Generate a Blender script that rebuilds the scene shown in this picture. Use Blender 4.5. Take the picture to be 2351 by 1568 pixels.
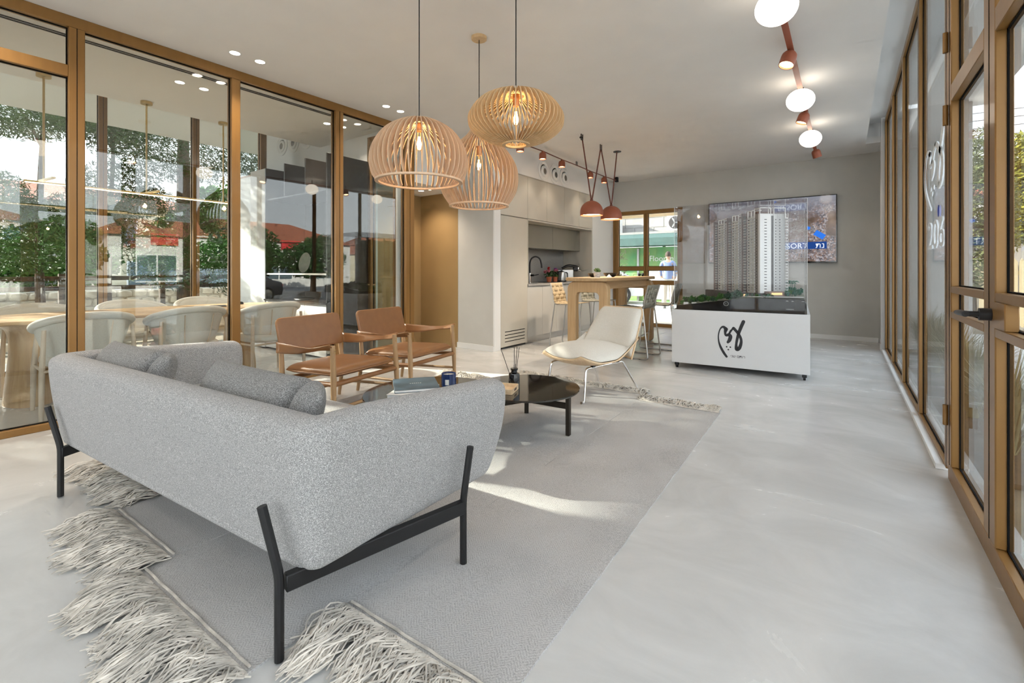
import bpy, bmesh, math, random
from mathutils import Vector, Matrix, noise as mnoise
R = math.radians
PI = math.pi
sc = bpy.context.scene
for o in list(bpy.data.objects):
    bpy.data.objects.remove(o)
C = sc.collection
random.seed(7)

# ------------------------------------------------------------------ camera
FPX = 1063.0
YAW = math.atan(763.5 / 1063.0)
CAMH = 1.15
cd = bpy.data.cameras.new('camera')
cd.sensor_fit = 'HORIZONTAL'
cd.sensor_width = 36.0
cd.lens = FPX / 2351 * 36.0
cd.shift_y = -163.0 / 2351
cd.clip_start = 0.02
cd.clip_end = 400
cam = bpy.data.objects.new('camera', cd)
C.objects.link(cam)
cam.location = (0, 0, CAMH)
cam.rotation_euler = (PI / 2, 0, YAW)
sc.camera = cam

# ------------------------------------------------------------------ sky, sun, exposure
SUN_AZ = R(19)      # light travels along +X turned this much towards +Y
SUN_EL = R(20)
w = bpy.data.worlds.new('world')
sc.world = w
w.use_nodes = True
nt = w.node_tree
nt.nodes.clear()
tc = nt.nodes.new('ShaderNodeTexCoord')
sx = nt.nodes.new('ShaderNodeSeparateXYZ')
cr = nt.nodes.new('ShaderNodeValToRGB')
el = cr.color_ramp.elements
el[0].position = 0.0
el[0].color = (0.89, 0.90, 0.915, 1)
el[1].position = 0.75
el[1].color = (0.56, 0.66, 0.80, 1)
nz = nt.nodes.new('ShaderNodeTexNoise')
nz.inputs['Scale'].default_value = 2.2
nz.inputs['Detail'].default_value = 5
nr = nt.nodes.new('ShaderNodeValToRGB')
nr.color_ramp.elements[0].position = 0.45
nr.color_ramp.elements[1].position = 0.75
mxn = nt.nodes.new('ShaderNodeMixRGB')
mxn.inputs['Color2'].default_value = (0.92, 0.94, 0.97, 1)
bg = nt.nodes.new('ShaderNodeBackground')
bg.inputs['Strength'].default_value = 2.3
ow = nt.nodes.new('ShaderNodeOutputWorld')
nt.links.new(tc.outputs['Generated'], sx.inputs[0])
nt.links.new(sx.outputs['Z'], cr.inputs['Fac'])
nt.links.new(tc.outputs['Generated'], nz.inputs['Vector'])
nt.links.new(nz.outputs['Fac'], nr.inputs['Fac'])
nt.links.new(nr.outputs['Color'], mxn.inputs['Fac'])
nt.links.new(cr.outputs['Color'], mxn.inputs['Color1'])
nt.links.new(mxn.outputs['Color'], bg.inputs['Color'])
nt.links.new(bg.outputs['Background'], ow.inputs['Surface'])

sd = bpy.data.lights.new('sun', 'SUN')
sd.energy = 13.0
sd.angle = R(0.6)
sd.color = (1.0, 0.93, 0.82)
so = bpy.data.objects.new('sun', sd)
C.objects.link(so)
tv = Vector((math.cos(SUN_AZ) * math.cos(SUN_EL), math.sin(SUN_AZ) * math.cos(SUN_EL), -math.sin(SUN_EL)))
so.rotation_euler = tv.to_track_quat('-Z', 'Y').to_euler()
so.location = (-20, -8, 10)

vs = sc.view_settings
vs.view_transform = 'Standard'
vs.look = 'None'
vs.gamma = 1
vs.use_curve_mapping = False
sc.cycles.caustics_reflective = False
sc.cycles.caustics_refractive = False
sc.cycles.transparent_max_bounces = 16
sc.cycles.max_bounces = 5
sc.cycles.diffuse_bounces = 3
sc.cycles.glossy_bounces = 3
sc.cycles.transmission_bounces = 4
sc.cycles.use_adaptive_sampling = True
sc.cycles.adaptive_threshold = 0.1
sc.cycles.adaptive_min_samples = 12
vs.exposure = 0.72

# ------------------------------------------------------------------ helpers
def link(o, parent=None):
    C.objects.link(o)
    if parent is not None:
        o.parent = parent
    return o

def tag(o, label=None, cat=None, group=None, kind=None):
    if label: o['label'] = label
    if cat: o['category'] = cat
    if group: o['group'] = group
    if kind: o['kind'] = kind
    return o

def thing(name, label, cat, loc=(0, 0, 0), rz=0.0, group=None):
    o = bpy.data.objects.new(name, None)
    o.empty_display_size = 0.05
    link(o)
    o.location = loc
    o.rotation_euler = (0, 0, rz)
    return tag(o, label, cat, group)

def copy_tree(o, parent=None):
    c = o.copy()
    C.objects.link(c)
    c.parent = parent
    for ch in list(o.children):
        copy_tree(ch, c)
    return c

class MB:
    def __init__(s):
        s.v = []; s.f = []
    def add(s, vs_, fs, m=None):
        b = len(s.v)
        for p in vs_:
            p = Vector(p)
            s.v.append(m @ p if m is not None else p)
        s.f += [tuple(i + b for i in f) for f in fs]
        return s
    def box(s, x0, x1, y0, y1, z0, z1, m=None):
        return s.add([(x0,y0,z0),(x1,y0,z0),(x1,y1,z0),(x0,y1,z0),(x0,y0,z1),(x1,y0,z1),(x1,y1,z1),(x0,y1,z1)],
                     [(0,3,2,1),(4,5,6,7),(0,1,5,4),(1,2,6,5),(2,3,7,6),(3,0,4,7)], m)
    def bar(s, a, b, wx, wy, up=(0,0,1), m=None):
        """box from a to b with cross-section wx (sideways) by wy (along up)"""
        a = Vector(a); b = Vector(b); d = (b - a)
        L = d.length; d.normalize()
        side = d.cross(Vector(up))
        if side.length < 1e-5: side = d.cross(Vector((1,0,0)))
        side.normalize(); u = side.cross(d).normalized()
        M = Matrix.Translation(a) @ Matrix((side, d, u)).transposed().to_4x4()
        if m is not None: M = m @ M
        return s.box(-wx/2, wx/2, 0, L, -wy/2, wy/2, M)
    def tube(s, pts, r, n=8, closed=False, m=None, caps=True):
        pts = [Vector(p) for p in pts]
        N = len(pts)
        rr = r if isinstance(r, (list, tuple)) else [r] * N
        t = []
        for i in range(N):
            a = pts[(i-1) % N] if (closed or i > 0) else pts[i]
            b = pts[(i+1) % N] if (closed or i < N-1) else pts[i]
            t.append((b - a).normalized())
        u = t[0].cross(Vector((0,0,1)))
        if u.length < 1e-3: u = t[0].cross(Vector((1,0,0)))
        u.normalize()
        vs_ = []
        for i in range(N):
            u = (u - t[i] * u.dot(t[i])).normalized()
            w_ = t[i].cross(u)
            for k in range(n):
                a = 2*PI*k/n
                vs_.append(pts[i] + (u*math.cos(a) + w_*math.sin(a)) * rr[i])
        fs = []
        for i in range(N if closed else N-1):
            j = (i+1) % N
            for k in range(n):
                fs.append((i*n+k, i*n+(k+1)%n, j*n+(k+1)%n, j*n+k))
        if caps and not closed:
            fs.append(tuple(reversed(range(n))))
            fs.append(tuple((N-1)*n+k for k in range(n)))
        return s.add(vs_, fs, m)
    def cyl(s, a, b, r, r2=None, n=16, m=None):
        return s.tube([a, b], [r, r if r2 is None else r2], n, m=m)
    def lathe(s, prof, n=32, c=(0,0,0), m=None, closed=False):
        """prof: list of (radius, z)"""
        vs_ = []
        for (r, z) in prof:
            for k in range(n):
                a = 2*PI*k/n
                vs_.append((c[0]+r*math.cos(a), c[1]+r*math.sin(a), c[2]+z))
        fs = []
        P = len(prof)
        for i in range(P if closed else P-1):
            j = (i+1) % P
            for k in range(n):
                fs.append((i*n+k, i*n+(k+1)%n, j*n+(k+1)%n, j*n+k))
        if not closed:
            if prof[0][0] > 1e-4: fs.append(tuple(reversed(range(n))))
            if prof[-1][0] > 1e-4: fs.append(tuple((P-1)*n+k for k in range(n)))
        return s.add(vs_, fs, m)
    def prism(s, poly, h0, h1, m=None):
        """polygon in XY (ccw) extruded in Z"""
        n = len(poly)
        vs_ = [(p[0], p[1], h0) for p in poly] + [(p[0], p[1], h1) for p in poly]
        fs = [tuple(reversed(range(n))), tuple(range(n, 2*n))]
        for i in range(n):
            j = (i+1) % n
            fs.append((i, j, n+j, n+i))
        return s.add(vs_, fs, m)
    def ring(s, outer, inner, h0, h1, m=None):
        """two polygons with equal counts, extruded: a frame"""
        n = len(outer)
        vs_ = []
        for h in (h0, h1):
            vs_ += [(p[0], p[1], h) for p in outer] + [(p[0], p[1], h) for p in inner]
        fs = []
        for i in range(n):
            j = (i+1) % n
            fs += [(j, i, n+i, n+j), (2*n+i, 2*n+j, 3*n+j, 3*n+i), (i, j, 2*n+j, 2*n+i), (n+j, n+i, 3*n+i, 3*n+j)]
        return s.add(vs_, fs, m)
    def grid(s, fn, nu, nv, m=None, closeu=False, closev=False):
        vs_ = [fn(i/(nu if closeu else nu-1), j/(nv if closev else nv-1)) for i in range(nu) for j in range(nv)]
        fs = []
        for i in range(nu if closeu else nu-1):
            for j in range(nv if closev else nv-1):
                a = i; b = (i+1) % nu; c = j; d = (j+1) % nv
                fs.append((a*nv+c, b*nv+c, b*nv+d, a*nv+d))
        return s.add(vs_, fs, m)
    def mesh(s, name, mats, smooth=True, ang=35):
        me = bpy.data.meshes.new(name)
        me.from_pydata([tuple(v) for v in s.v], [], s.f)
        me.validate()
        for m_ in (mats if isinstance(mats, (list, tuple)) else [mats]):
            me.materials.append(m_)
        if smooth:
            me.polygons.foreach_set('use_smooth', [True] * len(me.polygons))
            me.set_sharp_from_angle(angle=R(ang))
        me.update()
        return me
    def build(s, name, mat, parent=None, smooth=True, ang=35, bevel=0, seg=2, subsurf=0, fix=False, loc=None, rot=None):
        me = s.mesh(name, mat, smooth, ang)
        if fix:
            bm = bmesh.new(); bm.from_mesh(me)
            bmesh.ops.remove_doubles(bm, verts=bm.verts, dist=1e-5)
            bmesh.ops.recalc_face_normals(bm, faces=bm.faces)
            bm.to_mesh(me); bm.free()
        o = bpy.data.objects.new(name, me)
        link(o, parent)
        if loc: o.location = loc
        if rot: o.rotation_euler = rot
        if bevel:
            b = o.modifiers.new('bevel', 'BEVEL')
            b.width = bevel; b.segments = seg; b.limit_method = 'ANGLE'; b.angle_limit = R(40)
            b.harden_normals = False
        if subsurf:
            q = o.modifiers.new('subsurf', 'SUBSURF')
            q.levels = subsurf; q.render_levels = subsurf
        return o

def struct(o):
    o['kind'] = 'structure'
    return o

def rrect(x0, x1, y0, y1, r, n=5):
    """rounded rectangle polygon, ccw"""
    if not isinstance(r, (list, tuple)): r = [r]*4
    out = []
    for (cx_, cy_, a0, q) in ((x1-r[0], y0+r[0], -90, r[0]), (x1-r[1], y1-r[1], 0, r[1]), (x0+r[2], y1-r[2], 90, r[2]), (x0+r[3], y0+r[3], 180, r[3])):
        for k in range(n+1):
            a = R(a0 + 90*k/n)
            out.append((cx_+q*math.cos(a), cy_+q*math.sin(a)))
    return out

def arc_pts(pts, r, n=5):
    """polyline with rounded inner corners"""
    pts = [Vector(p) for p in pts]
    out = [pts[0]]
    for i in range(1, len(pts)-1):
        a, b, c_ = pts[i-1], pts[i], pts[i+1]
        d1 = (a-b); d2 = (c_-b)
        q = min(r, d1.length*0.49, d2.length*0.49)
        p1 = b + d1.normalized()*q; p2 = b + d2.normalized()*q
        for k in range(n+1):
            t = k/n
            out.append(p1*(1-t)**2 + b*2*t*(1-t) + p2*t*t)
    out.append(pts[-1])
    return out

def bez(pts, n=12):
    """catmull-rom through points"""
    P = [Vector(p) for p in pts]
    P = [P[0]*2-P[1]] + P + [P[-1]*2-P[-2]]
    out = []
    for i in range(1, len(P)-2):
        for k in range(n):
            t = k/n
            out.append(0.5*((2*P[i]) + (P[i+1]-P[i-1])*t + (2*P[i-1]-5*P[i]+4*P[i+1]-P[i+2])*t*t + (3*P[i]-P[i-1]-3*P[i+1]+P[i+2])*t**3))
    out.append(P[-2])
    return out

def text_mesh(name, txt, size, mat, parent=None, m=None, extrude=0.001, align='LEFT'):
    cu = bpy.data.curves.new(name, 'FONT')
    cu.body = txt; cu.size = size; cu.extrude = extrude; cu.align_x = align
    cu.resolution_u = 3
    tmp = bpy.data.objects.new(name + '_tmp', cu)
    C.objects.link(tmp)
    dg = bpy.context.evaluated_depsgraph_get()
    dg.update()
    me = bpy.data.meshes.new_from_object(tmp.evaluated_get(dg))
    bpy.data.objects.remove(tmp); bpy.data.curves.remove(cu)
    me.materials.clear(); me.materials.append(mat)
    if m is not None: me.transform(m)
    o = bpy.data.objects.new(name, me)
    return link(o, parent)

def strip2d(pts, ws):
    """flat polygon strip following 2D points with half widths -> quads as (verts, faces)"""
    n = len(pts); L = []; Rr = []
    for i in range(n):
        a = Vector(pts[max(i-1,0)]); b = Vector(pts[min(i+1,n-1)])
        d = (b-a).normalized(); q = Vector((-d.y, d.x))
        p = Vector(pts[i])
        L.append(p+q*ws[i]); Rr.append(p-q*ws[i])
    return L, Rr

# ------------------------------------------------------------------ materials
MATS = {}
def _n(nt, t): return nt.nodes.new('ShaderNode' + t)
def mat(name, col, rough=0.5, metal=0.0, var=0.0, vscale=8.0, bump=0.0, bscale=40.0, spec=0.5, coat=0.0, emit=None, estr=0.0, stretch=None, var2=None, detail=4.0, sheen=0.0, trans=0.0, rvar=0.0):
    m = bpy.data.materials.new(name)
    m.use_nodes = True
    nt = m.node_tree
    b = nt.nodes['Principled BSDF']
    b.inputs['Base Color'].default_value = (*col, 1)
    b.inputs['Roughness'].default_value = rough
    b.inputs['Metallic'].default_value = metal
    b.inputs['Specular IOR Level'].default_value = spec
    b.inputs['Coat Weight'].default_value = coat
    b.inputs['Coat Roughness'].default_value = 0.08
    if sheen:
        b.inputs['Sheen Weight'].default_value = sheen
    if emit:
        b.inputs['Emission Color'].default_value = (*emit, 1)
        b.inputs['Emission Strength'].default_value = estr
    if var or bump or rvar:
        tc = _n(nt, 'TexCoord'); mp = _n(nt, 'Mapping')
        nt.links.new(tc.outputs['Object'], mp.inputs['Vector'])
        if stretch: mp.inputs['Scale'].default_value = stretch
        if var:
            nz = _n(nt, 'TexNoise'); nz.inputs['Scale'].default_value = vscale; nz.inputs['Detail'].default_value = detail
            nt.links.new(mp.outputs['Vector'], nz.inputs['Vector'])
            rp = _n(nt, 'ValToRGB')
            rp.color_ramp.elements[0].position = 0.3; rp.color_ramp.elements[1].position = 0.7
            c2 = var2 if var2 else tuple(max(0, c*(1-var)) for c in col)
            c1 = col if var2 else tuple(min(1, c*(1+var*0.6)) for c in col)
            rp.color_ramp.elements[0].color = (*c2, 1); rp.color_ramp.elements[1].color = (*c1, 1)
            nt.links.new(nz.outputs['Fac'], rp.inputs['Fac'])
            nt.links.new(rp.outputs['Color'], b.inputs['Base Color'])
            if rvar:
                mr = _n(nt, 'MapRange'); mr.inputs['To Min'].default_value = rough - rvar; mr.inputs['To Max'].default_value = rough + rvar
                nt.links.new(nz.outputs['Fac'], mr.inputs['Value']); nt.links.new(mr.outputs['Result'], b.inputs['Roughness'])
        if bump:
            n2 = _n(nt, 'TexNoise'); n2.inputs['Scale'].default_value = bscale; n2.inputs['Detail'].default_value = 3
            nt.links.new(mp.outputs['Vector'], n2.inputs['Vector'])
            bp = _n(nt, 'Bump'); bp.inputs['Strength'].default_value = bump; bp.inputs['Distance'].default_value = 0.01
            nt.links.new(n2.outputs['Fac'], bp.inputs['Height'])
            nt.links.new(bp.outputs['Normal'], b.inputs['Normal'])
    MATS[name] = m
    return m

def wood(name, c1, c2, axis='Z', rough=0.45, scale=1.0):
    m = bpy.data.materials.new(name); m.use_nodes = True
    nt = m.node_tree; b = nt.nodes['Principled BSDF']
    tc = _n(nt, 'TexCoord'); mp = _n(nt, 'Mapping')
    k = {'X': (1.2, 18, 18), 'Y': (18, 1.2, 18), 'Z': (18, 18, 1.2)}[axis]
    mp.inputs['Scale'].default_value = tuple(q*scale for q in k)
    nz = _n(nt, 'TexNoise'); nz.inputs['Scale'].default_value = 2.0; nz.inputs['Detail'].default_value = 6; nz.inputs['Distortion'].default_value = 0.6
    rp = _n(nt, 'ValToRGB'); rp.color_ramp.elements[0].position = 0.32; rp.color_ramp.elements[1].position = 0.68
    rp.color_ramp.elements[0].color = (*c2, 1); rp.color_ramp.elements[1].color = (*c1, 1)
    nt.links.new(tc.outputs['Object'], mp.inputs['Vector']); nt.links.new(mp.outputs['Vector'], nz.inputs['Vector'])
    nt.links.new(nz.outputs['Fac'], rp.inputs['Fac']); nt.links.new(rp.outputs['Color'], b.inputs['Base Color'])
    bp = _n(nt, 'Bump'); bp.inputs['Strength'].default_value = 0.08; bp.inputs['Distance'].default_value = 0.004
    nt.links.new(nz.outputs['Fac'], bp.inputs['Height']); nt.links.new(bp.outputs['Normal'], b.inputs['Normal'])
    b.inputs['Roughness'].default_value = rough
    MATS[name] = m
    return m

def glass(name, tint=(1, 1, 1), ior=1.5, rough=0.0, boost=1.0):
    m = bpy.data.materials.new(name); m.use_nodes = True
    nt = m.node_tree; nt.nodes.clear()
    tr = _n(nt, 'BsdfTransparent'); tr.inputs['Color'].default_value = (*tint, 1)
    gl = _n(nt, 'BsdfGlossy'); gl.inputs['Roughness'].default_value = rough
    fr = _n(nt, 'Fresnel')
    ge = _n(nt, 'NewGeometry'); mi = _n(nt, 'MapRange')      # same reflectance from either side of the sheet
    mi.inputs['To Min'].default_value = ior; mi.inputs['To Max'].default_value = 1.0 / ior
    nt.links.new(ge.outputs['Backfacing'], mi.inputs['Value']); nt.links.new(mi.outputs['Result'], fr.inputs['IOR'])
    mu = _n(nt, 'Math'); mu.operation = 'MULTIPLY'; mu.inputs[1].default_value = boost; mu.use_clamp = True
    mx = _n(nt, 'MixShader'); ou = _n(nt, 'OutputMaterial')
    nt.links.new(fr.outputs['Fac'], mu.inputs[0]); nt.links.new(mu.outputs[0], mx.inputs['Fac'])
    nt.links.new(tr.outputs[0], mx.inputs[1]); nt.links.new(gl.outputs[0], mx.inputs[2])
    nt.links.new(mx.outputs[0], ou.inputs['Surface'])
    MATS[name] = m
    return m

def emission(name, col, strength, sample=False):
    m = bpy.data.materials.new(name); m.use_nodes = True
    nt = m.node_tree; nt.nodes.clear()
    e = _n(nt, 'Emission'); e.inputs['Color'].default_value = (*col, 1); e.inputs['Strength'].default_value = strength
    ou = _n(nt, 'OutputMaterial'); nt.links.new(e.outputs[0], ou.inputs['Surface'])
    if not sample: m.cycles.emission_sampling = 'NONE'      # small lenses: the lamp beside them does the lighting
    MATS[name] = m
    return m

def boucle(name, light, dark, scale=260.0, bump=0.6):
    m = bpy.data.materials.new(name); m.use_nodes = True
    nt = m.node_tree; b = nt.nodes['Principled BSDF']
    tc = _n(nt, 'TexCoord')
    vo = _n(nt, 'TexVoronoi'); vo.inputs['Scale'].default_value = scale; vo.feature = 'F1'
    nz = _n(nt, 'TexNoise'); nz.inputs['Scale'].default_value = scale*0.55; nz.inputs['Detail'].default_value = 2
    nt.links.new(tc.outputs['Object'], vo.inputs['Vector']); nt.links.new(tc.outputs['Object'], nz.inputs['Vector'])
    rp = _n(nt, 'ValToRGB'); rp.color_ramp.elements[0].position = 0.25; rp.color_ramp.elements[1].position = 0.62
    rp.color_ramp.elements[0].color = (*light, 1); rp.color_ramp.elements[1].color = (*dark, 1)
    ad = _n(nt, 'Math'); ad.operation = 'ADD'; ad.inputs[1].default_value = 0.0
    mu = _n(nt, 'Math'); mu.operation = 'MULTIPLY_ADD'; mu.inputs[1].default_value = 0.75; 
    nt.links.new(nz.outputs['Fac'], mu.inputs[0]); 
    s2 = _n(nt, 'Math'); s2.operation = 'MULTIPLY'; s2.inputs[1].default_value = 0.35
    nt.links.new(vo.outputs['Distance'], s2.inputs[0]); nt.links.new(s2.outputs[0], mu.inputs[2])
    nt.links.new(mu.outputs[0], rp.inputs['Fac']); nt.links.new(rp.outputs['Color'], b.inputs['Base Color'])
    bp = _n(nt, 'Bump'); bp.inputs['Strength'].default_value = bump; bp.inputs['Distance'].default_value = 0.003; bp.invert = True
    nt.links.new(mu.outputs[0], bp.inputs['Height']); nt.links.new(bp.outputs['Normal'], b.inputs['Normal'])
    b.inputs['Roughness'].default_value = 0.95; b.inputs['Specular IOR Level'].default_value = 0.15
    b.inputs['Sheen Weight'].default_value = 0.15
    MATS[name] = m
    return m

def herring(name, c1, c2, scale=220.0):
    """flat-woven wool with fine zig-zag ribs and dark flecks"""
    m = bpy.data.materials.new(name); m.use_nodes = True
    nt = m.node_tree; b = nt.nodes['Principled BSDF']
    tc = _n(nt, 'TexCoord')
    s = _n(nt, 'SeparateXYZ'); nt.links.new(tc.outputs['Object'], s.inputs[0])
    pp = _n(nt, 'Math'); pp.operation = 'PINGPONG'; pp.inputs[1].default_value = 0.03
    nt.links.new(s.outputs['X'], pp.inputs[0])
    ad = _n(nt, 'Math'); ad.operation = 'ADD'; nt.links.new(pp.outputs[0], ad.inputs[0]); nt.links.new(s.outputs['Y'], ad.inputs[1])
    mu = _n(nt, 'Math'); mu.operation = 'MULTIPLY'; mu.inputs[1].default_value = 520; nt.links.new(ad.outputs[0], mu.inputs[0])
    sn = _n(nt, 'Math'); sn.operation = 'SINE'; nt.links.new(mu.outputs[0], sn.inputs[0])
    nz = _n(nt, 'TexNoise'); nz.inputs['Scale'].default_value = scale; nz.inputs['Detail'].default_value = 3
    nt.links.new(tc.outputs['Object'], nz.inputs['Vector'])
    n2 = _n(nt, 'TexNoise'); n2.inputs['Scale'].default_value = 3.0; n2.inputs['Detail'].default_value = 4
    nt.links.new(tc.outputs['Object'], n2.inputs['Vector'])
    a2 = _n(nt, 'Math'); a2.operation = 'MULTIPLY_ADD'; a2.inputs[1].default_value = 0.08
    nt.links.new(sn.outputs[0], a2.inputs[0]); nt.links.new(nz.outputs['Fac'], a2.inputs[2])
    a3 = _n(nt, 'Math'); a3.operation = 'MULTIPLY_ADD'; a3.inputs[1].default_value = 0.35
    nt.links.new(n2.outputs['Fac'], a3.inputs[0]); nt.links.new(a2.outputs[0], a3.inputs[2])
    rp = _n(nt, 'ValToRGB'); rp.color_ramp.elements[0].position = 0.38; rp.color_ramp.elements[1].position = 0.8
    rp.color_ramp.elements[0].color = (*c2, 1); rp.color_ramp.elements[1].color = (*c1, 1)
    nt.links.new(a3.outputs[0], rp.inputs['Fac']); nt.links.new(rp.outputs['Color'], b.inputs['Base Color'])
    bp = _n(nt, 'Bump'); bp.inputs['Strength'].default_value = 0.5; bp.inputs['Distance'].default_value = 0.003
    nt.links.new(a2.outputs[0], bp.inputs['Height']); nt.links.new(bp.outputs['Normal'], b.inputs['Normal'])
    b.inputs['Roughness'].default_value = 0.95; b.inputs['Specular IOR Level'].default_value = 0.1
    MATS[name] = m
    return m

def concrete(name, c1, c2):
    m = bpy.data.materials.new(name); m.use_nodes = True
    nt = m.node_tree; b = nt.nodes['Principled BSDF']
    tc = _n(nt, 'TexCoord'); mp = _n(nt, 'Mapping'); mp.inputs['Scale'].default_value = (1.0, 1.6, 1); mp.inputs['Rotation'].default_value = (0, 0, 0.4)
    nt.links.new(tc.outputs['Object'], mp.inputs['Vector'])
    n1 = _n(nt, 'TexNoise'); n1.inputs['Scale'].default_value = 1.6; n1.inputs['Detail'].default_value = 9; n1.inputs['Roughness'].default_value = 0.62; n1.inputs['Distortion'].default_value = 0.8
    n2 = _n(nt, 'TexNoise'); n2.inputs['Scale'].default_value = 26; n2.inputs['Detail'].default_value = 4
    nt.links.new(mp.outputs['Vector'], n1.inputs['Vector']); nt.links.new(mp.outputs['Vector'], n2.inputs['Vector'])
    rp = _n(nt, 'ValToRGB'); rp.color_ramp.elements[0].position = 0.33; rp.color_ramp.elements[1].position = 0.66
    rp.color_ramp.elements[0].color = (*c2, 1); rp.color_ramp.elements[1].color = (*c1, 1)
    nt.links.new(n1.outputs['Fac'], rp.inputs['Fac'])
    # fine scuffs
    wv = _n(nt, 'TexNoise'); wv.inputs['Scale'].default_value = 9; wv.inputs['Detail'].default_value = 2; wv.inputs['Distortion'].default_value = 6
    nt.links.new(mp.outputs['Vector'], wv.inputs['Vector'])
    r2 = _n(nt, 'ValToRGB'); r2.color_ramp.elements[0].position = 0.70; r2.color_ramp.elements[0].color = (0, 0, 0, 1); r2.color_ramp.elements[1].position = 0.74; r2.color_ramp.elements[1].color = (0.25, 0.25, 0.25, 1)
    nt.links.new(wv.outputs['Fac'], r2.inputs['Fac'])
    mx = _n(nt, 'MixRGB'); mx.blend_type = 'MULTIPLY'; mx.inputs['Color2'].default_value = (0.75, 0.74, 0.72, 1)
    mx.inputs['Fac'].default_value = 0.0; nt.links.new(rp.outputs['Color'], mx.inputs['Color1'])
    nt.links.new(mx.outputs['Color'], b.inputs['Base Color'])
    mr = _n(nt, 'MapRange'); mr.inputs['To Min'].default_value = 0.16; mr.inputs['To Max'].default_value = 0.34
    nt.links.new(n1.outputs['Fac'], mr.inputs['Value']); nt.links.new(mr.outputs['Result'], b.inputs['Roughness'])
    bp = _n(nt, 'Bump'); bp.inputs['Strength'].default_value = 0.03; bp.inputs['Distance'].default_value = 0.01
    nt.links.new(n2.outputs['Fac'], bp.inputs['Height']); nt.links.new(bp.outputs['Normal'], b.inputs['Normal'])
    MATS[name] = m
    return m

M_floor = concrete('polished_concrete', (0.68, 0.675, 0.66), (0.56, 0.555, 0.54))
M_ceil = mat('ceiling_paint', (0.86, 0.84, 0.81), 0.9, var=0.02, vscale=3)
M_white = mat('white_paint', (0.82, 0.815, 0.80), 0.75, bump=0.02, bscale=120)
M_grey = mat('warm_grey_paint', (0.60, 0.585, 0.545), 0.85, var=0.03, vscale=4, bump=0.02, bscale=150)
M_greylt = mat('light_grey_paint', (0.62, 0.605, 0.575), 0.8, var=0.03, vscale=4)
M_bronze = mat('bronze_aluminium', (0.29, 0.150, 0.042), 0.36, 0.30, var=0.06, vscale=30, stretch=(1, 1, 0.05), coat=0.1)
M_gasket = mat('black_gasket', (0.008, 0.008, 0.008), 0.9, spec=0.1)
M_ochre = mat('ochre_paint', (0.40, 0.255, 0.11), 0.5, var=0.04, vscale=3)
M_glass = glass('clear_glass', (0.96, 0.98, 0.975), 1.5, 0.0, 1.0)
M_glassp = glass('partition_glass', (0.95, 0.97, 0.965), 1.5, 0.0, 1.8)
M_glassg = glass('green_glass', (0.82, 0.90, 0.88), 1.5, 0.0, 1.2)
M_acryl = glass('acrylic', (0.97, 0.975, 0.98), 1.49, 0.01, 0.65)
M_black = mat('black_metal', (0.012, 0.012, 0.013), 0.42, 0.2, bump=0.02, bscale=200)
M_blackp = mat('black_plastic', (0.015, 0.015, 0.016), 0.35)
M_chrome = mat('chrome', (0.80, 0.80, 0.80), 0.08, 1.0, var=0.02)
M_steel = mat('brushed_steel', (0.55, 0.55, 0.54), 0.28, 1.0, var=0.05, vscale=60, stretch=(1, 1, 0.05))
M_cab = mat('greige_laminate', (0.565, 0.53, 0.46), 0.42, var=0.03, vscale=3)
M_cabl = mat('light_greige_laminate', (0.60, 0.585, 0.55), 0.42, var=0.03, vscale=3)
M_cabd = mat('olive_grey_laminate', (0.27, 0.25, 0.20), 0.4, var=0.04, vscale=3)
M_stone = mat('grey_stone', (0.36, 0.35, 0.335), 0.35, var=0.08, vscale=30)
M_gap = mat('shadow_gap', (0.10, 0.09, 0.08), 0.8)
M_oak = wood('oak_z', (0.62, 0.42, 0.22), (0.50, 0.315, 0.15), 'Z')
M_oaky = wood('oak_y', (0.60, 0.41, 0.22), (0.48, 0.305, 0.15), 'Y')
M_oakx = wood('oak_x', (0.60, 0.41, 0.22), (0.48, 0.305, 0.15), 'X')
M_oakd = wood('smoked_oak_z', (0.47, 0.30, 0.155), (0.36, 0.215, 0.10), 'Z')
M_oakdx = wood('smoked_oak_x', (0.47, 0.30, 0.155), (0.36, 0.215, 0.10), 'X')
M_oakdy = wood('smoked_oak_y', (0.47, 0.30, 0.155), (0.36, 0.215, 0.10), 'Y')
M_ash = wood('pale_ash', (0.76, 0.58, 0.38), (0.66, 0.47, 0.28), 'Y', 0.4)
M_palew = wood('pale_lime_wood', (0.72, 0.60, 0.47), (0.63, 0.51, 0.385), 'Z', 0.5)
M_slat = wood('lamp_veneer', (0.74, 0.53, 0.30), (0.64, 0.43, 0.22), 'Z', 0.5)
M_slatp = wood('lamp_veneer_pink', (0.78, 0.56, 0.38), (0.69, 0.47, 0.30), 'Z', 0.5)
M_leather = mat('tan_leather', (0.275, 0.124, 0.044), 0.38, var=0.10, vscale=12, bump=0.06, bscale=260, coat=0.05)
M_sofa = boucle('grey_boucle', (0.84, 0.82, 0.805), (0.25, 0.245, 0.24), 600)
M_cush = boucle('dark_grey_boucle', (0.64, 0.62, 0.605), (0.14, 0.137, 0.133), 600)
M_cream = boucle('cream_linen', (0.86, 0.845, 0.79), (0.68, 0.65, 0.585), 420, 0.3)
M_rug = herring('grey_wool_weave', (0.56, 0.545, 0.53), (0.33, 0.318, 0.308))
M_fringe = mat('undyed_wool', (0.68, 0.625, 0.55), 0.95, var=0.35, vscale=18, sheen=0.2)
M_terra = mat('terracotta_lacquer', (0.36, 0.105, 0.055), 0.5, var=0.05, vscale=30)
M_strap = mat('oxblood_leather', (0.17, 0.045, 0.025), 0.55, var=0.1, vscale=40)
M_brass = mat('brushed_brass', (0.62, 0.45, 0.20), 0.3, 0.9, var=0.04, vscale=60)
M_bulb = emission('warm_filament', (1.0, 0.62, 0.25), 60.0)
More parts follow.
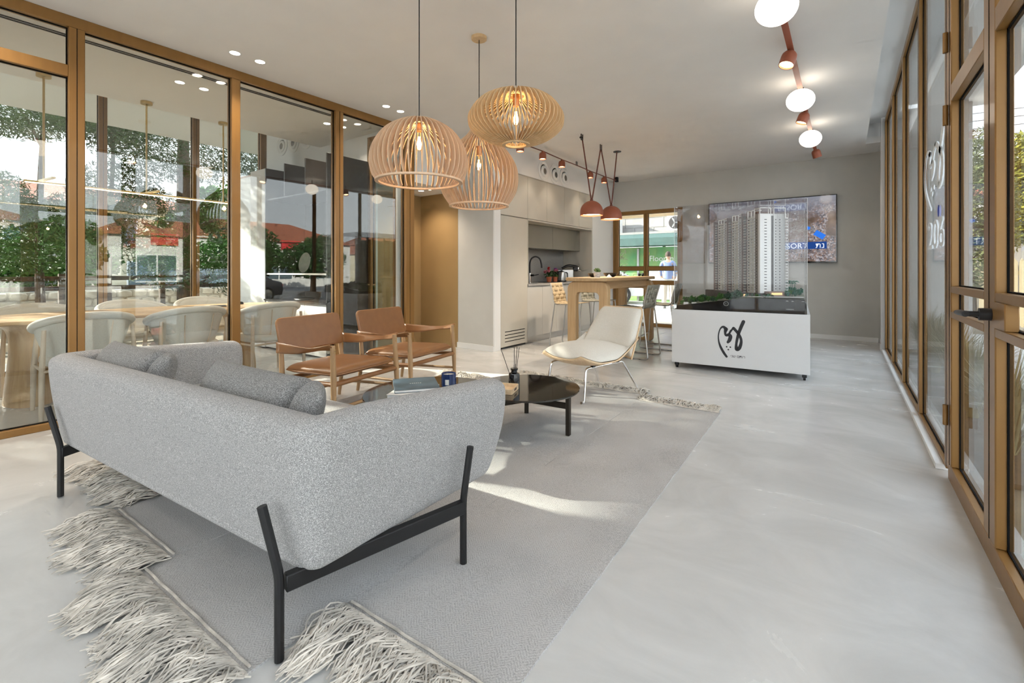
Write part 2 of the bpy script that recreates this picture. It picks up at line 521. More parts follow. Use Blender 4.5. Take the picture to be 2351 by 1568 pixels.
M_bulbg = glass('bulb_glass', (1.0, 0.93, 0.80), 1.45, 0.0)
M_led = emission('warm_led', (1.0, 0.72, 0.40), 9.0)
M_globe = emission('opal_globe', (1.0, 0.90, 0.76), 3.2, True)
M_down = emission('downlight_lens', (1.0, 0.88, 0.70), 14.0)
M_modelw = mat('model_white', (0.86, 0.855, 0.84), 0.5, var=0.02)
M_modelb = mat('model_brown', (0.11, 0.055, 0.038), 0.55, var=0.08, vscale=30)
M_modelg = mat('model_glass_beige', (0.56, 0.53, 0.43), 0.35, var=0.25, vscale=70)
M_modeld = mat('model_dark', (0.05, 0.045, 0.045), 0.4)
M_gloss = mat('black_gloss', (0.006, 0.006, 0.007), 0.04, coat=0.5)
M_leaf = mat('leaf_green', (0.07, 0.17, 0.03), 0.7, spec=0.2, var=0.6, vscale=9)
M_leafd = mat('leaf_dark', (0.035, 0.085, 0.02), 0.7, spec=0.2, var=0.5, vscale=9)
M_pine = mat('pine_needles', (0.075, 0.125, 0.035), 0.8, spec=0.15, var=0.6, vscale=3, var2=(0.025, 0.05, 0.015))
M_yell = mat('leaf_yellow', (0.30, 0.27, 0.04), 0.7, spec=0.2, var=0.5, vscale=3, var2=(0.10, 0.13, 0.02))
M_bark = mat('bark', (0.10, 0.065, 0.04), 0.9, var=0.5, vscale=14, bump=0.6, bscale=30, stretch=(1, 1, 0.25))
# ------------------------------------------------------------------ structure
CH = 3.04
def sbox(name, mat_, boxes, bevel=0):
    mb = MB()
    for b in boxes: mb.box(*b)
    return struct(mb.build(name, mat_, smooth=False, bevel=bevel))

fl = sbox('floor', M_floor, [(-8.4, 0.62, -3.1, 9.52, -0.12, 0.0)])
M_joint = mat('joint_filler', (0.34, 0.33, 0.31), 0.5)
jm = MB()
jm.box(-4.6, 0.44, 5.298, 5.302, -0.01, 0.0006)
jm.build('joint', M_joint, fl, smooth=False)
jm = MB(); jm.box(-7.3, -3.0, 0.898, 0.902, -0.01, 0.0006); jm.build('joint', M_joint, fl, smooth=False)
jm = MB(); jm.box(-2.702, -2.698, 4.6, 9.3, -0.01, 0.0006); jm.build('joint', M_joint, fl, smooth=False)

sbox('ceiling', M_ceil, [(-6.55, 0.256, -3.0, 9.4, CH, CH + 0.10), (0.256, 0.60, 8.70, 9.4, CH, CH + 0.10)])
sbox('ceiling_pocket', M_white, [(0.256, 0.62, -3.0, 8.70, 3.33, 3.40), (0.248, 0.258, -3.0, 8.70, 3.045, 3.36), (0.256, 0.60, 8.70, 8.72, 3.14, 3.36)])
sbox('ceiling_void', M_white, [(-8.4, -6.0, -0.75, 4.24, 3.66, 3.74), (-6.02, -5.95, -0.75, 4.24, 3.14, 3.70)])
sbox('roof', M_white, [(-8.5, 0.95, -3.2, 9.6, 3.76, 3.95), (-10.6, -8.5, -3.2, 9.6, 3.72, 3.95)])  # second box: overhang added to keep the sun off the right-hand floor

# back wall with the window opening
sbox('wall_back', M_grey, [(-2.60, 0.62, 9.4, 9.52, 0, CH), (-4.8, -2.60, 9.4, 9.52, 2.40, CH), (-4.8, -4.10, 9.4, 9.52, 0, 2.40)])
sbox('wall_right_end', M_grey, [(0.47, 0.60, 8.66, 9.4, 0, CH)])
sbox('trim_1', M_white, [(0.425, 0.50, 8.45, 8.66, 0, 3.33)])
sbox('trim_2', M_white, [(0.42, 0.505, 8.445, 8.665, 0, 0.075)])
sbox('wall_left_end', M_white, [(-4.72, -4.06, 8.31, 9.4, 0, CH)])
sbox('wall_kitchen_side', M_grey, [(-4.70, -4.03, 5.16, 5.31, 0, CH)])
sbox('trim_3', M_white, [(-4.035, -4.015, 5.158, 5.31, 0, CH)])
sbox('wall_kitchen_back', M_greylt, [(-4.80, -4.70, 5.31, 9.4, 0, CH)])
sbox('wall_kitchen_bulkhead', M_white, [(-4.70, -4.02, 5.31, 8.31, 2.625, CH)])
for nm, b in (('baseboard_back', (-2.60, 0.44, 9.388, 9.40, 0, 0.075)), ('baseboard_kitchen', (-4.71, -4.02, 5.146, 5.16, 0, 0.08)), ('baseboard_right', (0.455, 0.47, 8.66, 9.39, 0, 0.075))):
    sbox(nm, M_white, [b], 0.002)

# corridor with ochre walls
sbox('wall_corridor_back', M_ochre, [(-5.62, -5.50, 4.24, 5.31, 0, 2.33)])
sbox('wall_corridor_side', M_ochre, [(-5.50, -4.705, 5.16, 5.31, 0, 2.33)])
sbox('wall_corridor_head', M_white, [(-4.76, -4.66, 4.26, 5.16, 2.33, CH)])
sbox('ceiling_corridor', M_ceil, [(-5.62, -4.76, 4.24, 5.31, 2.33, 2.40)])

# meeting room back wall (glass door opening at the right), front wall, the blind stretch of the window side
sbox('wall_meeting_back', M_white, [(-8.4, -5.40, 4.06, 4.24, 0, 3.70), (-5.40, -4.78, 4.06, 4.24, 3.0, 3.70), (-4.80, -4.77, 4.06, 4.24, 0, 3.04)])
sbox('wall_meeting_front', M_white, [(-7.5, -4.76, -0.77, -0.65, 0, 3.70)])  # unseen wall, set forward to block sun from the sofa back
sbox('wall_alcove', M_white, [(-8.45, -8.35, 3.55, 4.24, 0, 2.66), (-8.4, -7.36, 3.60, 3.68, 0, 2.66)])
sbox('wall_left_rear', M_white, [(-4.80, -4.68, -3.1, -0.65, 0, CH)])

def glazing(name, along, pos, spans, z0, z1, mulls, head=0.07, sill=0.06, depth=0.085, rails=(), gm=None, fm=None, inward=0):
    """frame + panes; along 'Y': plane x=pos, spans in y. mulls: list of (a,b). rails: (a,b,z0,z1)"""
    gm = gm or M_glass; fm = fm or M_bronze
    root = bpy.data.objects.new(name, None); link(root); struct(root)
    a0, a1 = spans
    fo = inward*(depth/2-0.012)
    def bx(a, b, c, d, dep, off=0.0):
        if along == 'Y': return (pos-dep/2+off, pos+dep/2+off, a, b, c, d)
        return (a, b, pos-dep/2+off, pos+dep/2+off, c, d)
    def put(nm, m_, args, bv=0.0):
        mb = MB(); mb.box(*args)
        return mb.build(nm, m_, root, smooth=False, bevel=bv, seg=1)
    put('head_rail', fm, bx(a0, a1, z1-head, z1, depth, fo), 0.003)
    put('sill_rail', fm, bx(a0, a1, z0, z0+sill, depth, fo), 0.003)
    edges = sorted(mulls)
    for (a, b) in edges:
        put('mullion', fm, bx(a, b, z0+sill, z1-head, depth*(1.12 if not inward else 1.0), fo), 0.004)
        mid = (a+b)/2
        for sgn in (-1, 1):
            put('groove', M_gasket, bx(mid-0.0022, mid+0.0022, z0+sill, z1-head, 0.003, fo+sgn*depth*(0.56 if not inward else 0.5))) if (b-a) > 0.08 else None
    for (a, b, c, d) in rails:
        put('rail', fm, bx(a, b, c, d, depth, fo), 0.003)
    for (p, q) in zip(edges[:-1], edges[1:]):
        a, b = p[1], q[0]
        if b - a < 0.05: continue
        cuts = sorted([(c, d) for (ra, rb, c, d) in rails if ra <= a+0.02 and rb >= b-0.02])
        zs = [z0+sill] + [x for cd_ in cuts for x in cd_] + [z1-head]
        for i in range(0, len(zs), 2):
            c, d = zs[i], zs[i+1]
            put('pane', gm, bx(a-0.005, b+0.005, c-0.005, d+0.005, 0.010))
            g = MB(); t = 0.006
            for q_ in ((a, a+t, c, d), (b-t, b, c, d), (a, b, c, c+t), (a, b, d-t, d)):
                g.box(*bx(*q_, 0.016))
            g.build('gasket', M_gasket, root, smooth=False)
    return root

# glass partition to the meeting room
glazing('window_1', 'Y', -4.70, (-0.65, 4.25), 0.0, CH,
        [(-0.65, -0.58), (-0.12, -0.03), (0.867, 0.959), (1.988, 2.065), (3.078, 3.176), (4.10, 4.25)],
        head=0.085, sill=0.05, depth=0.085, rails=[(-0.03, 0.867, 2.585, 2.67)], gm=M_glassp)
# far glazing of the meeting room
glazing('window_2', 'Y', -7.40, (-0.65, 3.62), 0.0, 3.66,
        [(-0.65, -0.60), (-0.36, -0.28), (0.64, 0.72), (1.64, 1.72), (2.64, 2.72), (3.56, 3.62)], head=0.07, sill=0.045, depth=0.09)
# glass door at the back of the meeting room
glazing('door_1', 'X', 4.10, (-5.40, -4.78), 0.0, 3.0, [(-5.40, -5.31), (-4.86, -4.78)], head=0.08, sill=0.06, depth=0.07, gm=M_glassg)
glazing('added_window_7', 'X', 3.64, (-8.4, -7.40), 2.66, 3.66, [(-8.4, -8.35), (-7.45, -7.40)], head=0.05, sill=0.04, depth=0.06)  # glazing added above the alcove to let daylight onto the vents
glazing('added_window_8', 'Y', -8.40, (3.66, 4.10), 2.66, 3.66, [(3.66, 3.70), (4.06, 4.10)], head=0.05, sill=0.04, depth=0.06)  # added side pane, brings more daylight into the alcove
# long window wall on the right
glazing('window_3', 'Y', 0.495, (3.56, 8.45), 0.03, 3.31,
        [(8.36, 8.45), (7.18, 7.25), (5.95, 6.02), (4.72, 4.80), (3.49, 3.60)], head=0.06, sill=0.02, depth=0.042, inward=-1)
sbox('trim_4', M_white, [(0.428, 0.57, 3.62, 8.45, 0.0, 0.032)], 0.003)
# double glass door with transom on the right
dr = glazing('door_2', 'Y', 0.505, (1.40, 3.49), 0.0, 3.31,
        [(1.40, 1.50), (2.505, 2.68), (3.40, 3.49)], head=0.06, sill=0.09, depth=0.052, inward=-1,
        rails=[(2.68, 3.40, 2.06, 2.15), (1.50, 2.505, 2.06, 2.15), (2.68, 3.40, 1.03, 1.065), (2.68, 3.40, 0.895, 0.93), (1.50, 2.505, 1.03, 1.065), (1.50, 2.505, 0.895, 0.93)])
mb = MB(); mb.box(0.462, 0.50, 2.36, 2.52, 0.93, 1.03); mb.build('lock_block', M_bronze, dr, bevel=0.003, seg=1)
hd = MB()
hd.cyl((0.468, 2.56, 0.978), (0.43, 2.56, 0.978), 0.024, n=20)
hd.cyl((0.43, 2.56, 0.978), (0.385, 2.56, 0.978), 0.011, n=14)
hd.tube(arc_pts([(0.39, 2.545, 0.978), (0.385, 2.60, 0.978), (0.385, 2.69, 0.974)], 0.02), [0.012]*7 + [0.009], 12)
hd.build('door_handle', M_blackp, dr)
for zz in (2.35, 1.95, 0.30):
    h_ = MB(); h_.cyl((0.452, 3.47, zz), (0.452, 3.47, zz+0.11), 0.012, n=12); h_.build('hinge', M_bronze, dr)
# rest of the right side and the rear, behind the camera
glazing('window_4', 'Y', 0.495, (-3.0, 1.40), 0.03, 3.31, [(-3.0, -2.92), (-1.84, -1.77), (-0.68, -0.61), (0.48, 0.55), (1.32, 1.40)], head=0.06, sill=0.03, inward=-1)
glazing('window_5', 'X', -3.05, (-4.68, 0.50), 0.0, CH, [(-4.68, -4.6), (-3.4, -3.32), (-2.1, -2.02), (-0.8, -0.72), (0.42, 0.5)])
# back window / door beside the bar table
w6 = glazing('window_6', 'X', 9.44, (-4.09, -2.60), 0.0, 2.40, [(-4.09, -3.94), (-3.39, -3.30), (-2.70, -2.60)], head=0.075, sill=0.06, depth=0.08,
        rails=[(-3.94, -3.39, 1.15, 1.235), (-3.94, -3.39, 0.86, 0.94), (-3.30, -2.70, 1.15, 1.235), (-3.30, -2.70, 0.86, 0.94)])

# ---- linear air slots in the meeting room ceiling
for k, x in enumerate((-5.06, -5.10)):
    mb = MB(); mb.box(x-0.011, x+0.011, -1.0, 3.3, CH-0.004, CH+0.002)
    o = tag(mb.build('linear_diffuser', M_gasket, smooth=False), 'long black air slot in the meeting room ceiling, %s the window frames' % ('nearer' if k == 0 else 'farther from'), 'air vent', 'air slots in the meeting room ceiling')
    o['kind'] = 'structure'
# ------------------------------------------------------------------ sofa
def make_sofa():
    W, D = 2.22, 0.90
    t = thing('sofa', 'grey boucle two-seat sofa with flared arms on black metal legs', 'sofa', (-1.222, 0.715, 0.006), R(4.6))
    # local frame: origin at the near back corner, -X along the back, +Y towards the front
    # shell: U-shaped wall swept along back + arms; profile flares outwards with height
    zb, zt = 0.245, 0.705
    def path(n_side=10, n_c=7, n_back=18, r=0.10):
        P = []      # (pos, outward normal, s) around U: from right arm front, back along right arm, corner, back, corner, left arm
        for i in range(n_side): P.append((Vector((0, D - (D-r)*i/n_side)), Vector((1, 0))))
        for i in range(n_c):
            a = R(0 - 90*i/n_c); P.append((Vector((-r + r*math.cos(a), r + r*math.sin(a))), Vector((math.cos(a), math.sin(a)))))
        for i in range(n_back): P.append((Vector((-r - (W-2*r)*i/n_back, 0)), Vector((0, -1))))
        for i in range(n_c):
            a = R(-90 - 90*i/n_c); P.append((Vector((-W+r + r*math.cos(a), r + r*math.sin(a))), Vector((math.cos(a), math.sin(a)))))
        for i in range(n_side+1): P.append((Vector((-W, r + (D-r)*i/n_side)), Vector((-1, 0))))
        return P
    P = path()
    N = len(P)
    prof = []       # (inward offset, height fraction) closed loop: outer face up, round top, inner face down
    for k in range(9):
        h = k/8; prof.append((0.055*(1-h)**1.5, h*0.90))
    for k in range(1, 8):
        a = PI - PI*k/8; prof.append((0.065 + 0.065*math.cos(a), 0.90 + 0.10*math.sin(a)))
    for k in range(5):
        prof.append((0.13 + 0.02*k/4, 0.90 - 0.90*k/4))
    prof.append((0.10, -0.03)); prof.append((0.075, -0.02))
    def sec(i):
        pos, nrm = P[i]
        # front ends of the arms drop a little and lean forward at the bottom
        y = pos.y
        ht = zt - (0.045*max(0, (y-0.25)/(D-0.25)))
        out = []
        for (off, h) in prof:
            q = pos - nrm*off
            if pos.x > -W/2: q.x += 0.065*max(0, y)/D     # the near arm splays outwards
            yy = q.y
            if y > 0.5:
                k = (y-0.5)/(D-0.5)
                yy += k*(0.06*(h-0.45) + 0.03*math.sin(h*PI))
            out.append(Vector((q.x, yy, zb + (ht-zb)*h)))
        return out
    S = [sec(i) for i in range(N)]
    mb = MB()
    n = len(prof)
    # rounded ends
    def capped(S_end, sgn):
        rings = []
        c_ = sum(S_end, Vector())/n
        for j, (k, dy) in enumerate(((0.93, 0.022), (0.72, 0.045), (0.35, 0.056))):
            rings.append([c_ + (p-c_)*Vector((k if True else 1, 1, 1)).x + Vector((0, dy, 0)) if False else Vector((c_.x+(p.x-c_.x)*k, p.y+dy, c_.z+(p.z-c_.z)*(0.55+0.45*k))) for p in S_end])
        return rings
    allr = list(reversed(capped(S[0], 1))) + S + capped(S[-1], 1)
    vs_ = [p for r_ in allr for p in r_]
    fs = []
    for i in range(len(allr)-1):
        for k in range(n):
            fs.append((i*n+k, i*n+(k+1)%n, (i+1)*n+(k+1)%n, (i+1)*n+k))
    fs.append(tuple(range(n))); fs.append(tuple(reversed(range((len(allr)-1)*n, len(allr)*n))))
    mb.add(vs_, fs)
    mb.build('shell', M_sofa, t, ang=80, fix=True, subsurf=1)
    # base and seat cushion
    b = MB(); b.prism(rrect(-W+0.06, -0.06, 0.05, D-0.06, 0.07), 0.235, 0.31); b.build('base', M_sofa, t, bevel=0.02, seg=3)
    c = MB(); c.prism(rrect(-W+0.135, -0.135, 0.14, D-0.01, 0.05), 0.305, 0.43); c.build('seat_cushion', M_sofa, t, bevel=0.04, seg=4)
    # legs: bent bars that climb the shell, joined by flat cross rails
    def leg(px, py, ox, oy):
        q = MB()
        q.tube(arc_pts([(px, py, 0.0), (px, py, 0.25), (px+ox, py+oy, 0.455)], 0.03, 3), 0.0138, 10)
        return q.build('leg', M_black, t)
    leg(-0.126, 0.0, -0.038, -0.030); leg(-2.012, 0.018, -0.050, -0.036)
    leg(0.064, 0.64, 0.022, 0.016); leg(-W-0.020, 0.64, -0.012, 0.016)
    for x0, x1 in ((-0.12, 0.062), (-2.010, -W-0.018)):
        r_ = MB(); r_.bar((x0, 0.015, 0.222), (x1, 0.64, 0.222), 0.03, 0.05); r_.build('cross_rail', M_black, t, bevel=0.003, seg=1)
    return t
make_sofa()

def cushion(w_, h_, th):
    """soft square cushion folded slump: grid of two puffed faces"""
    mb = MB()
    n = 44
    def face(sgn):
        def fn(u, v):
            a, b = u*2-1, v*2-1
            e = (1-abs(a)**3.2)*(1-abs(b)**3.2)
            k = e**0.55
            pin = 1 - 0.05*(abs(a)**2)*(1-abs(b))-0.0
            x = a*w_/2*(1-0.05*(1-b*b)*0 - 0.045*(1-abs(b)**2)*abs(a)**4)
            y = b*h_/2*(1-0.045*(1-abs(a)**2)*abs(b)**4)
            wr = 0.006*mnoise.noise(Vector((a*2.1, b*2.1, sgn)))
            return (x, y, sgn*(th/2*k + wr*k))
        return fn
    mb.grid(face(1), n, n); mb.grid(face(-1), n, n)
    return mb
for (loc, rz, lab, tl) in (((-2.90, 0.685, 0.43), R(5), 'dark grey boucle cushion slumped at the far end of the grey sofa', 66),
                       ((-1.83, 0.785, 0.43), R(4), 'dark grey boucle cushion slumped near the middle of the grey sofa', 66)):
    mb = cushion(0.82 if 'middle' in lab else 0.76, 0.40, 0.20)
    me_o = mb.build('cushion', M_cush, ang=80, fix=True, subsurf=1)
    me = me_o.data
    # fold: the free end curls over, with a crease
    for v in me.vertices:
        k = max(0, (v.co.x-0.27)/0.12)
        v.co.z += 0.035*k; v.co.y -= 0.05*k*k
        cr_ = math.exp(-((v.co.x-0.27)/0.016)**2)
        v.co.z -= 0.055*cr_*(1 if v.co.z > 0 else -0.5); v.co.y -= 0.03*cr_
    M_ = Matrix.Rotation(rz, 4, 'Z') @ Matrix.Rotation(R(tl), 4, 'X') @ Matrix.Translation((0, 0.165, 0))
    me.transform(M_)
    me_o.location = loc
    tag(me_o, lab, 'cushion', 'boucle cushions on the sofa')

# ------------------------------------------------------------------ rug of four woven strips, fringed at both ends
rug = thing('rug', 'large pale grey flat-woven wool rug of sewn strips with shaggy fringe', 'rug', (-0.70, 0.0, 0.0), R(1.6))
strips = [(-0.66, 0.0, 0.97, 4.00), (-1.46, -0.66, 0.64, 4.20), (-2.10, -1.46, 0.74, 4.23), (-2.86, -2.10, 0.93, 3.78)]
def strip_mesh(x0, x1, y0, y1, seed):
    nx, ny = 14, 60
    mb = MB()
    def h(x, y):
        return 0.008 + 0.0035*mnoise.noise(Vector((x*2.2, y*2.2, seed))) + 0.004*max(0, mnoise.noise(Vector((x*6, y*1.1, seed+9))))
    def top(u, v):
        x = x0 + (x1-x0)*u; y = y0 + (y1-y0)*v
        ex = 0.004*mnoise.noise(Vector((y*9, seed, 0)))
        if u == 0 or u == 1: x += ex
        return (x, y, h(x, y) * (0.75 if u in (0, 1) else 1))
    mb.grid(top, nx, ny)
    def ed(u):
        def fn(s, v):
            p = top(u, v); return (p[0], p[1], p[2]*(1-s))
        return fn
    mb.grid(ed(0), 2, ny); mb.grid(ed(1), 2, ny)
    for vv in (0, 1):
        mb.grid(lambda s, u, vv=vv: (top(u, vv)[0], top(u, vv)[1], top(u, vv)[2]*(1-s)), 2, nx)
    return mb
def fringe_mesh(x0, x1, y, sgn, length, dens, seed):
    rnd = random.Random(seed)
    mb = MB()
    nstr = int((x1-x0)*dens)
    for i in range(nstr):
        u = i/nstr
        x = x0 + (x1-x0)*(u + rnd.uniform(-0.01, 0.01))
        lock = math.floor((x-x0)/0.085)
        lr = random.Random(seed*100+lock)
        lx = lr.uniform(-0.05, 0.05); ll = lr.uniform(0.75, 1.1)
        L = length*ll*rnd.uniform(0.75, 1.1)
        npt = 10
        ph = rnd.uniform(0, 6.28); fr_ = rnd.uniform(6, 14); am = rnd.uniform(0.006, 0.026)
        zc = rnd.uniform(0.004, 0.034)
        pts = []
        for k in range(npt):
            s = k/(npt-1)
            px = x + lx*s + am*math.sin(ph + fr_*s) + rnd.uniform(-0.005, 0.005)*s
            py = y + sgn*(L*s) + 0.4*am*math.cos(ph*1.7 + fr_*s)*s
            pz = 0.010 + zc*math.sin(min(1, s*1.15)*PI)**0.8 * (1.0 if s < 0.9 else 0.4) + 0.004*abs(math.sin(ph+fr_*1.6*s))*s
            pts.append((px, py, max(0.004, pz)))
        mb.tube(pts, [0.0030]*(npt-1) + [0.0018], 4, caps=False)
    return mb
for i, (x0, x1, y0, y1) in enumerate(strips):
    s = strip_mesh(x0, x1, y0, y1, i*3.7).build('woven_strip', M_rug, rug, ang=60)
    for yy in (y0+0.02, y1-0.02):
        hem = MB()
        hem.tube([(x0+0.01+(x1-x0-0.02)*k/12, yy, 0.012+0.002*math.sin(k*2.1)) for k in range(13)], 0.0045, 6)
        hem.build('hem_cord', M_fringe, s)
    dens = 620 if i < 3 else 420
    f1 = fringe_mesh(x0, x1, y0+0.005, -1, 0.25, dens, 11+i).build('near_fringe', M_fringe, rug, ang=80); f1['kind'] = 'stuff'
    f2 = fringe_mesh(x0, x1, y1-0.005, 1, 0.17, 330, 31+i).build('far_fringe', M_fringe, rug, ang=80); f2['kind'] = 'stuff'

# ------------------------------------------------------------------ leather armchairs
def make_armchair():
    t = thing('armchair', 'tan leather armchair with oak frame in front of the glass partition, nearer the sofa', 'armchair', (0, 0, 0), 0, 'tan leather armchairs')
    # local: +X faces forward, origin between rear legs on the floor; +Y to the chair's left in plan
    WB, WF, DP = 0.62, 0.68, 0.60
    def leg(x, y, top, lean, r0=0.020, r1=0.017):
        q = MB(); q.tube([(x-lean*0.0, y, 0), (x, y, 0.30), (x+lean*0.0, y, top)], [r1*0.82, r0*1.08, r1], 14)
        return q
    for sy in (-1, 1):
        q = MB(); q.tube([(DP+0.01, sy*WF/2*1.02, 0.0), (DP, sy*WF/2, 0.33), (DP-0.015, sy*WF/2*0.985, 0.585)], [0.015, 0.022, 0.018], 14)
        l = q.build('leg', M_oakd, t)
        for zz in (0.555, 0.535):
            s = MB(); s.cyl((DP-0.012+0.018, sy*WF/2*0.985, zz), (DP-0.012+0.022, sy*WF/2*0.985, zz), 0.005, n=10); s.build('brass_stud', M_brass, l)
        q = MB(); q.tube([(-0.05, sy*WB/2*1.02, 0.0), (0.0, sy*WB/2, 0.30), (-0.035, sy*WB/2*0.95, 0.56), (-0.055, sy*WB/2*0.94, 0.62)], [0.014, 0.021, 0.016, 0.011], 14)
        q.build('leg', M_oakd, t)
    # seat frame rounds wrapped in leather
    def round_(a, b, r=0.017, m=M_leather, nm='seat_rail'):
        q = MB(); q.tube([a, b], r, 14); return q.build(nm, m, t)
    round_((DP, -WF/2, 0.30), (DP, WF/2, 0.30), 0.019); round_((0, -WB/2, 0.27), (0, WB/2, 0.27), 0.019)
    for sy in (-1, 1):
        round_((0.0, sy*WB/2, 0.275), (DP, sy*WF/2, 0.300), 0.017)
        round_((-0.02, sy*WB/2*1.01, 0.135), (DP+0.005, sy*WF/2*1.015, 0.155), 0.012, M_oakdx, 'stretcher')
    round_((DP+0.005, -WF/2*1.015, 0.115), (DP+0.005, WF/2*1.015, 0.115), 0.013, M_oakdy, 'stretcher')
    round_((-0.03, -WB/2*1.015, 0.115), (-0.03, WB/2*1.015, 0.115), 0.013, M_oakdy, 'stretcher')
    # seat cushion
    mb = MB()
    def st(u, v):
        a, b = u*2-1, v*2-1
        e = ((1-abs(a)**10)*(1-abs(b)**10))**0.35
        x = DP*0.5 + a*(DP*0.5+0.005); y = b*(WB/2-0.02 + (WF-WB)/2*u)
        return x, y, e
    mb.grid(lambda u, v: (st(u, v)[0], st(u, v)[1], 0.350 + 0.02*u + 0.042*st(u, v)[2] + 0.010*math.sin(PI*u)*math.sin(PI*v)), 20, 20)
    mb.grid(lambda u, v: (st(u, v)[0], st(u, v)[1], 0.350 + 0.02*u - 0.034*st(u, v)[2]), 20, 20)
    sc_ = mb.build('seat_cushion', M_leather, t, ang=70, fix=True, subsurf=1)
    pp = MB(); rim = [(DP*0.5 + (DP*0.5+0.006)*c_, (WB/2-0.02+(WF-WB)/2*(0.5+0.5*c_))*s_, 0.345+0.02*(0.5+0.5*c_)) for c_, s_ in
        [(max(-1, min(1, 1.35*math.cos(R(a)))), max(-1, min(1, 1.35*math.sin(R(a))))) for a in range(0, 360, 9)]]
    pp.tube(rim, 0.004, 6, closed=True); pp.build('piping', M_leather, sc_)
    # backrest: tilted leather panel, rounded corners
    q = MB()
    Mx = Matrix.Translation((-0.004, 0, 0.478)) @ Matrix.Rotation(R(-14), 4, 'Y')
    poly = rrect(-WB/2-0.012, WB/2+0.012, 0, 0.285, [0.03, 0.045, 0.045, 0.03])
    q.prism([(p[0], p[1]) for p in poly], -0.014, 0.014, Mx @ Matrix(((0,0,1,0),(1,0,0,0),(0,1,0,0),(0,0,0,1))))
    q.build('backrest', M_leather, t, bevel=0.010, seg=3)
    # leather sling arms, wrapped round the posts and twisting along their length
    for sy in (-1, 1):
        q = MB()
        n = 14
        a = Vector((-0.045, sy*(WB/2+0.018), 0.525)); b = Vector((DP-0.005, sy*(WF/2+0.012), 0.575))
        for sg in (1,):
            def fn(u, v):
                p = a.lerp(b, u); p.z -= 0.018*math.sin(u*PI)
                tw = R(90 - 68*math.sin(min(1, u*1.25)*PI/2)**2) if u < 0.8 else R(22 + 30*(u-0.8)/0.2)
                hw = 0.043 - 0.012*u
                d = Vector((0, sy*math.cos(tw), math.sin(tw)))*(v-0.5)*2*hw
                return p + d
            q.grid(fn, n, 5)
        o = q.build('arm_strap', M_leather, t, ang=80)
        sm = o.modifiers.new('thick', 'SOLIDIFY'); sm.thickness = 0.006; sm.offset = 0
    return t
ac1 = make_armchair()
def place_ac(o, rl, phi):
    o.location = (rl[0], rl[1], 0.012); o.rotation_euler = (0, 0, phi)
PHI = R(9)
place_ac(ac1, (-3.68, 2.23), PHI)
ac2 = copy_tree(ac1)
ac2['label'] = 'tan leather armchair with oak frame in front of the glass partition, nearer the kitchen'
place_ac(ac2, (-3.76, 3.04), PHI)
# ------------------------------------------------------------------ round coffee tables of dark rippled glass
M_smoke = mat('smoked_rippled_glass', (0.014, 0.010, 0.007), 0.05, bump=0.04, bscale=6, coat=0.3, spec=0.8)
def coffee(name_label, loc, r, h, rz):
    t = thing('coffee_table', name_label, 'coffee table', loc, rz, 'round dark glass coffee tables')
    mb = MB(); mb.lathe([(0.001, h-0.014), (r-0.004, h-0.014), (r, h-0.010), (r, h-0.004), (r-0.004, h), (0.001, h)], 72)
    mb.build('table_top', M_smoke, t)
    fr_ = r*0.86
    M_dk = M_black
    for k in range(3):
        a = 2*PI*k/3
        x, y = fr_*math.cos(a), fr_*math.sin(a)
        q = MB(); q.box(-0.014, 0.014, -0.017, 0.017, 0, h-0.015, Matrix.Translation((x, y, 0)) @ Matrix.Rotation(a, 4, 'Z'))
        q.build('leg', M_bronzed, t, bevel=0.002, seg=1)
        q = MB(); q.bar((0, 0, h*0.68), (x, y, h*0.68), 0.014, 0.042); q.build('spoke', M_bronzed, t, bevel=0.002, seg=1)
    mb = MB(); mb.cyl((0, 0, h*0.68-0.022), (0, 0, h*0.68+0.022), 0.016, n=16); mb.build('hub', M_bronzed, t)
    return t
M_bronzed = mat('dark_bronze_metal', (0.035, 0.028, 0.020), 0.4, 0.6, var=0.05)
coffee('round black glass coffee table with reed diffuser, beside the white lounge chair', (-1.88, 2.80, 0.012), 0.385, 0.295, R(4))
coffee('round dark glass coffee table carrying two books and a blue candle', (-2.17, 2.13, 0.012), 0.43, 0.355, R(30))

# books, candle, diffuser and tray
ZT = 0.368
M_bookb = mat('blue_book_cover', (0.075, 0.125, 0.165), 0.45, var=0.45, vscale=7)
M_page = mat('paper', (0.86, 0.85, 0.82), 0.8, var=0.05, vscale=80, stretch=(1, 1, 40))
M_foil = mat('silver_foil', (0.7, 0.74, 0.76), 0.3, 0.5)
def book(nm, label, loc, rz, w_, d_, h_, cov):
    t = thing(nm, label, 'book', loc, rz, 'books on the coffee table')
    p = MB(); p.box(-w_/2+0.004, w_/2-0.004, -d_/2+0.004, d_/2-0.002, 0.0025, h_-0.0025); p.build('pages', M_page, t, smooth=False)
    for z0 in (0, h_-0.0025):
        c = MB(); c.box(-w_/2, w_/2, -d_/2, d_/2, z0, z0+0.0025); c.build('cover', cov, t, bevel=0.001, seg=1)
    c = MB(); c.box(-w_/2, w_/2, d_/2-0.002, d_/2+0.0012, 0, h_); c.build('spine', cov, t, smooth=False)
    return t
M_bookw = mat('white_book_cover', (0.80, 0.80, 0.78), 0.4, var=0.03)
book('book', 'thick white book under a blue book on the coffee table', (-2.15, 1.96, ZT), R(28), 0.235, 0.285, 0.052, M_bookw)
b2 = book('book', 'slim blue cloth book lying on a thick white book', (-2.20, 2.02, ZT+0.0525), R(52), 0.27, 0.30, 0.018, M_bookb)
for k in range(6):
    q = MB(); q.box(-0.036+0.0125*k, -0.028+0.0125*k, -0.005, 0.006, 0.0180, 0.0184); q.build('foil_mark', M_foil, b2, smooth=False)

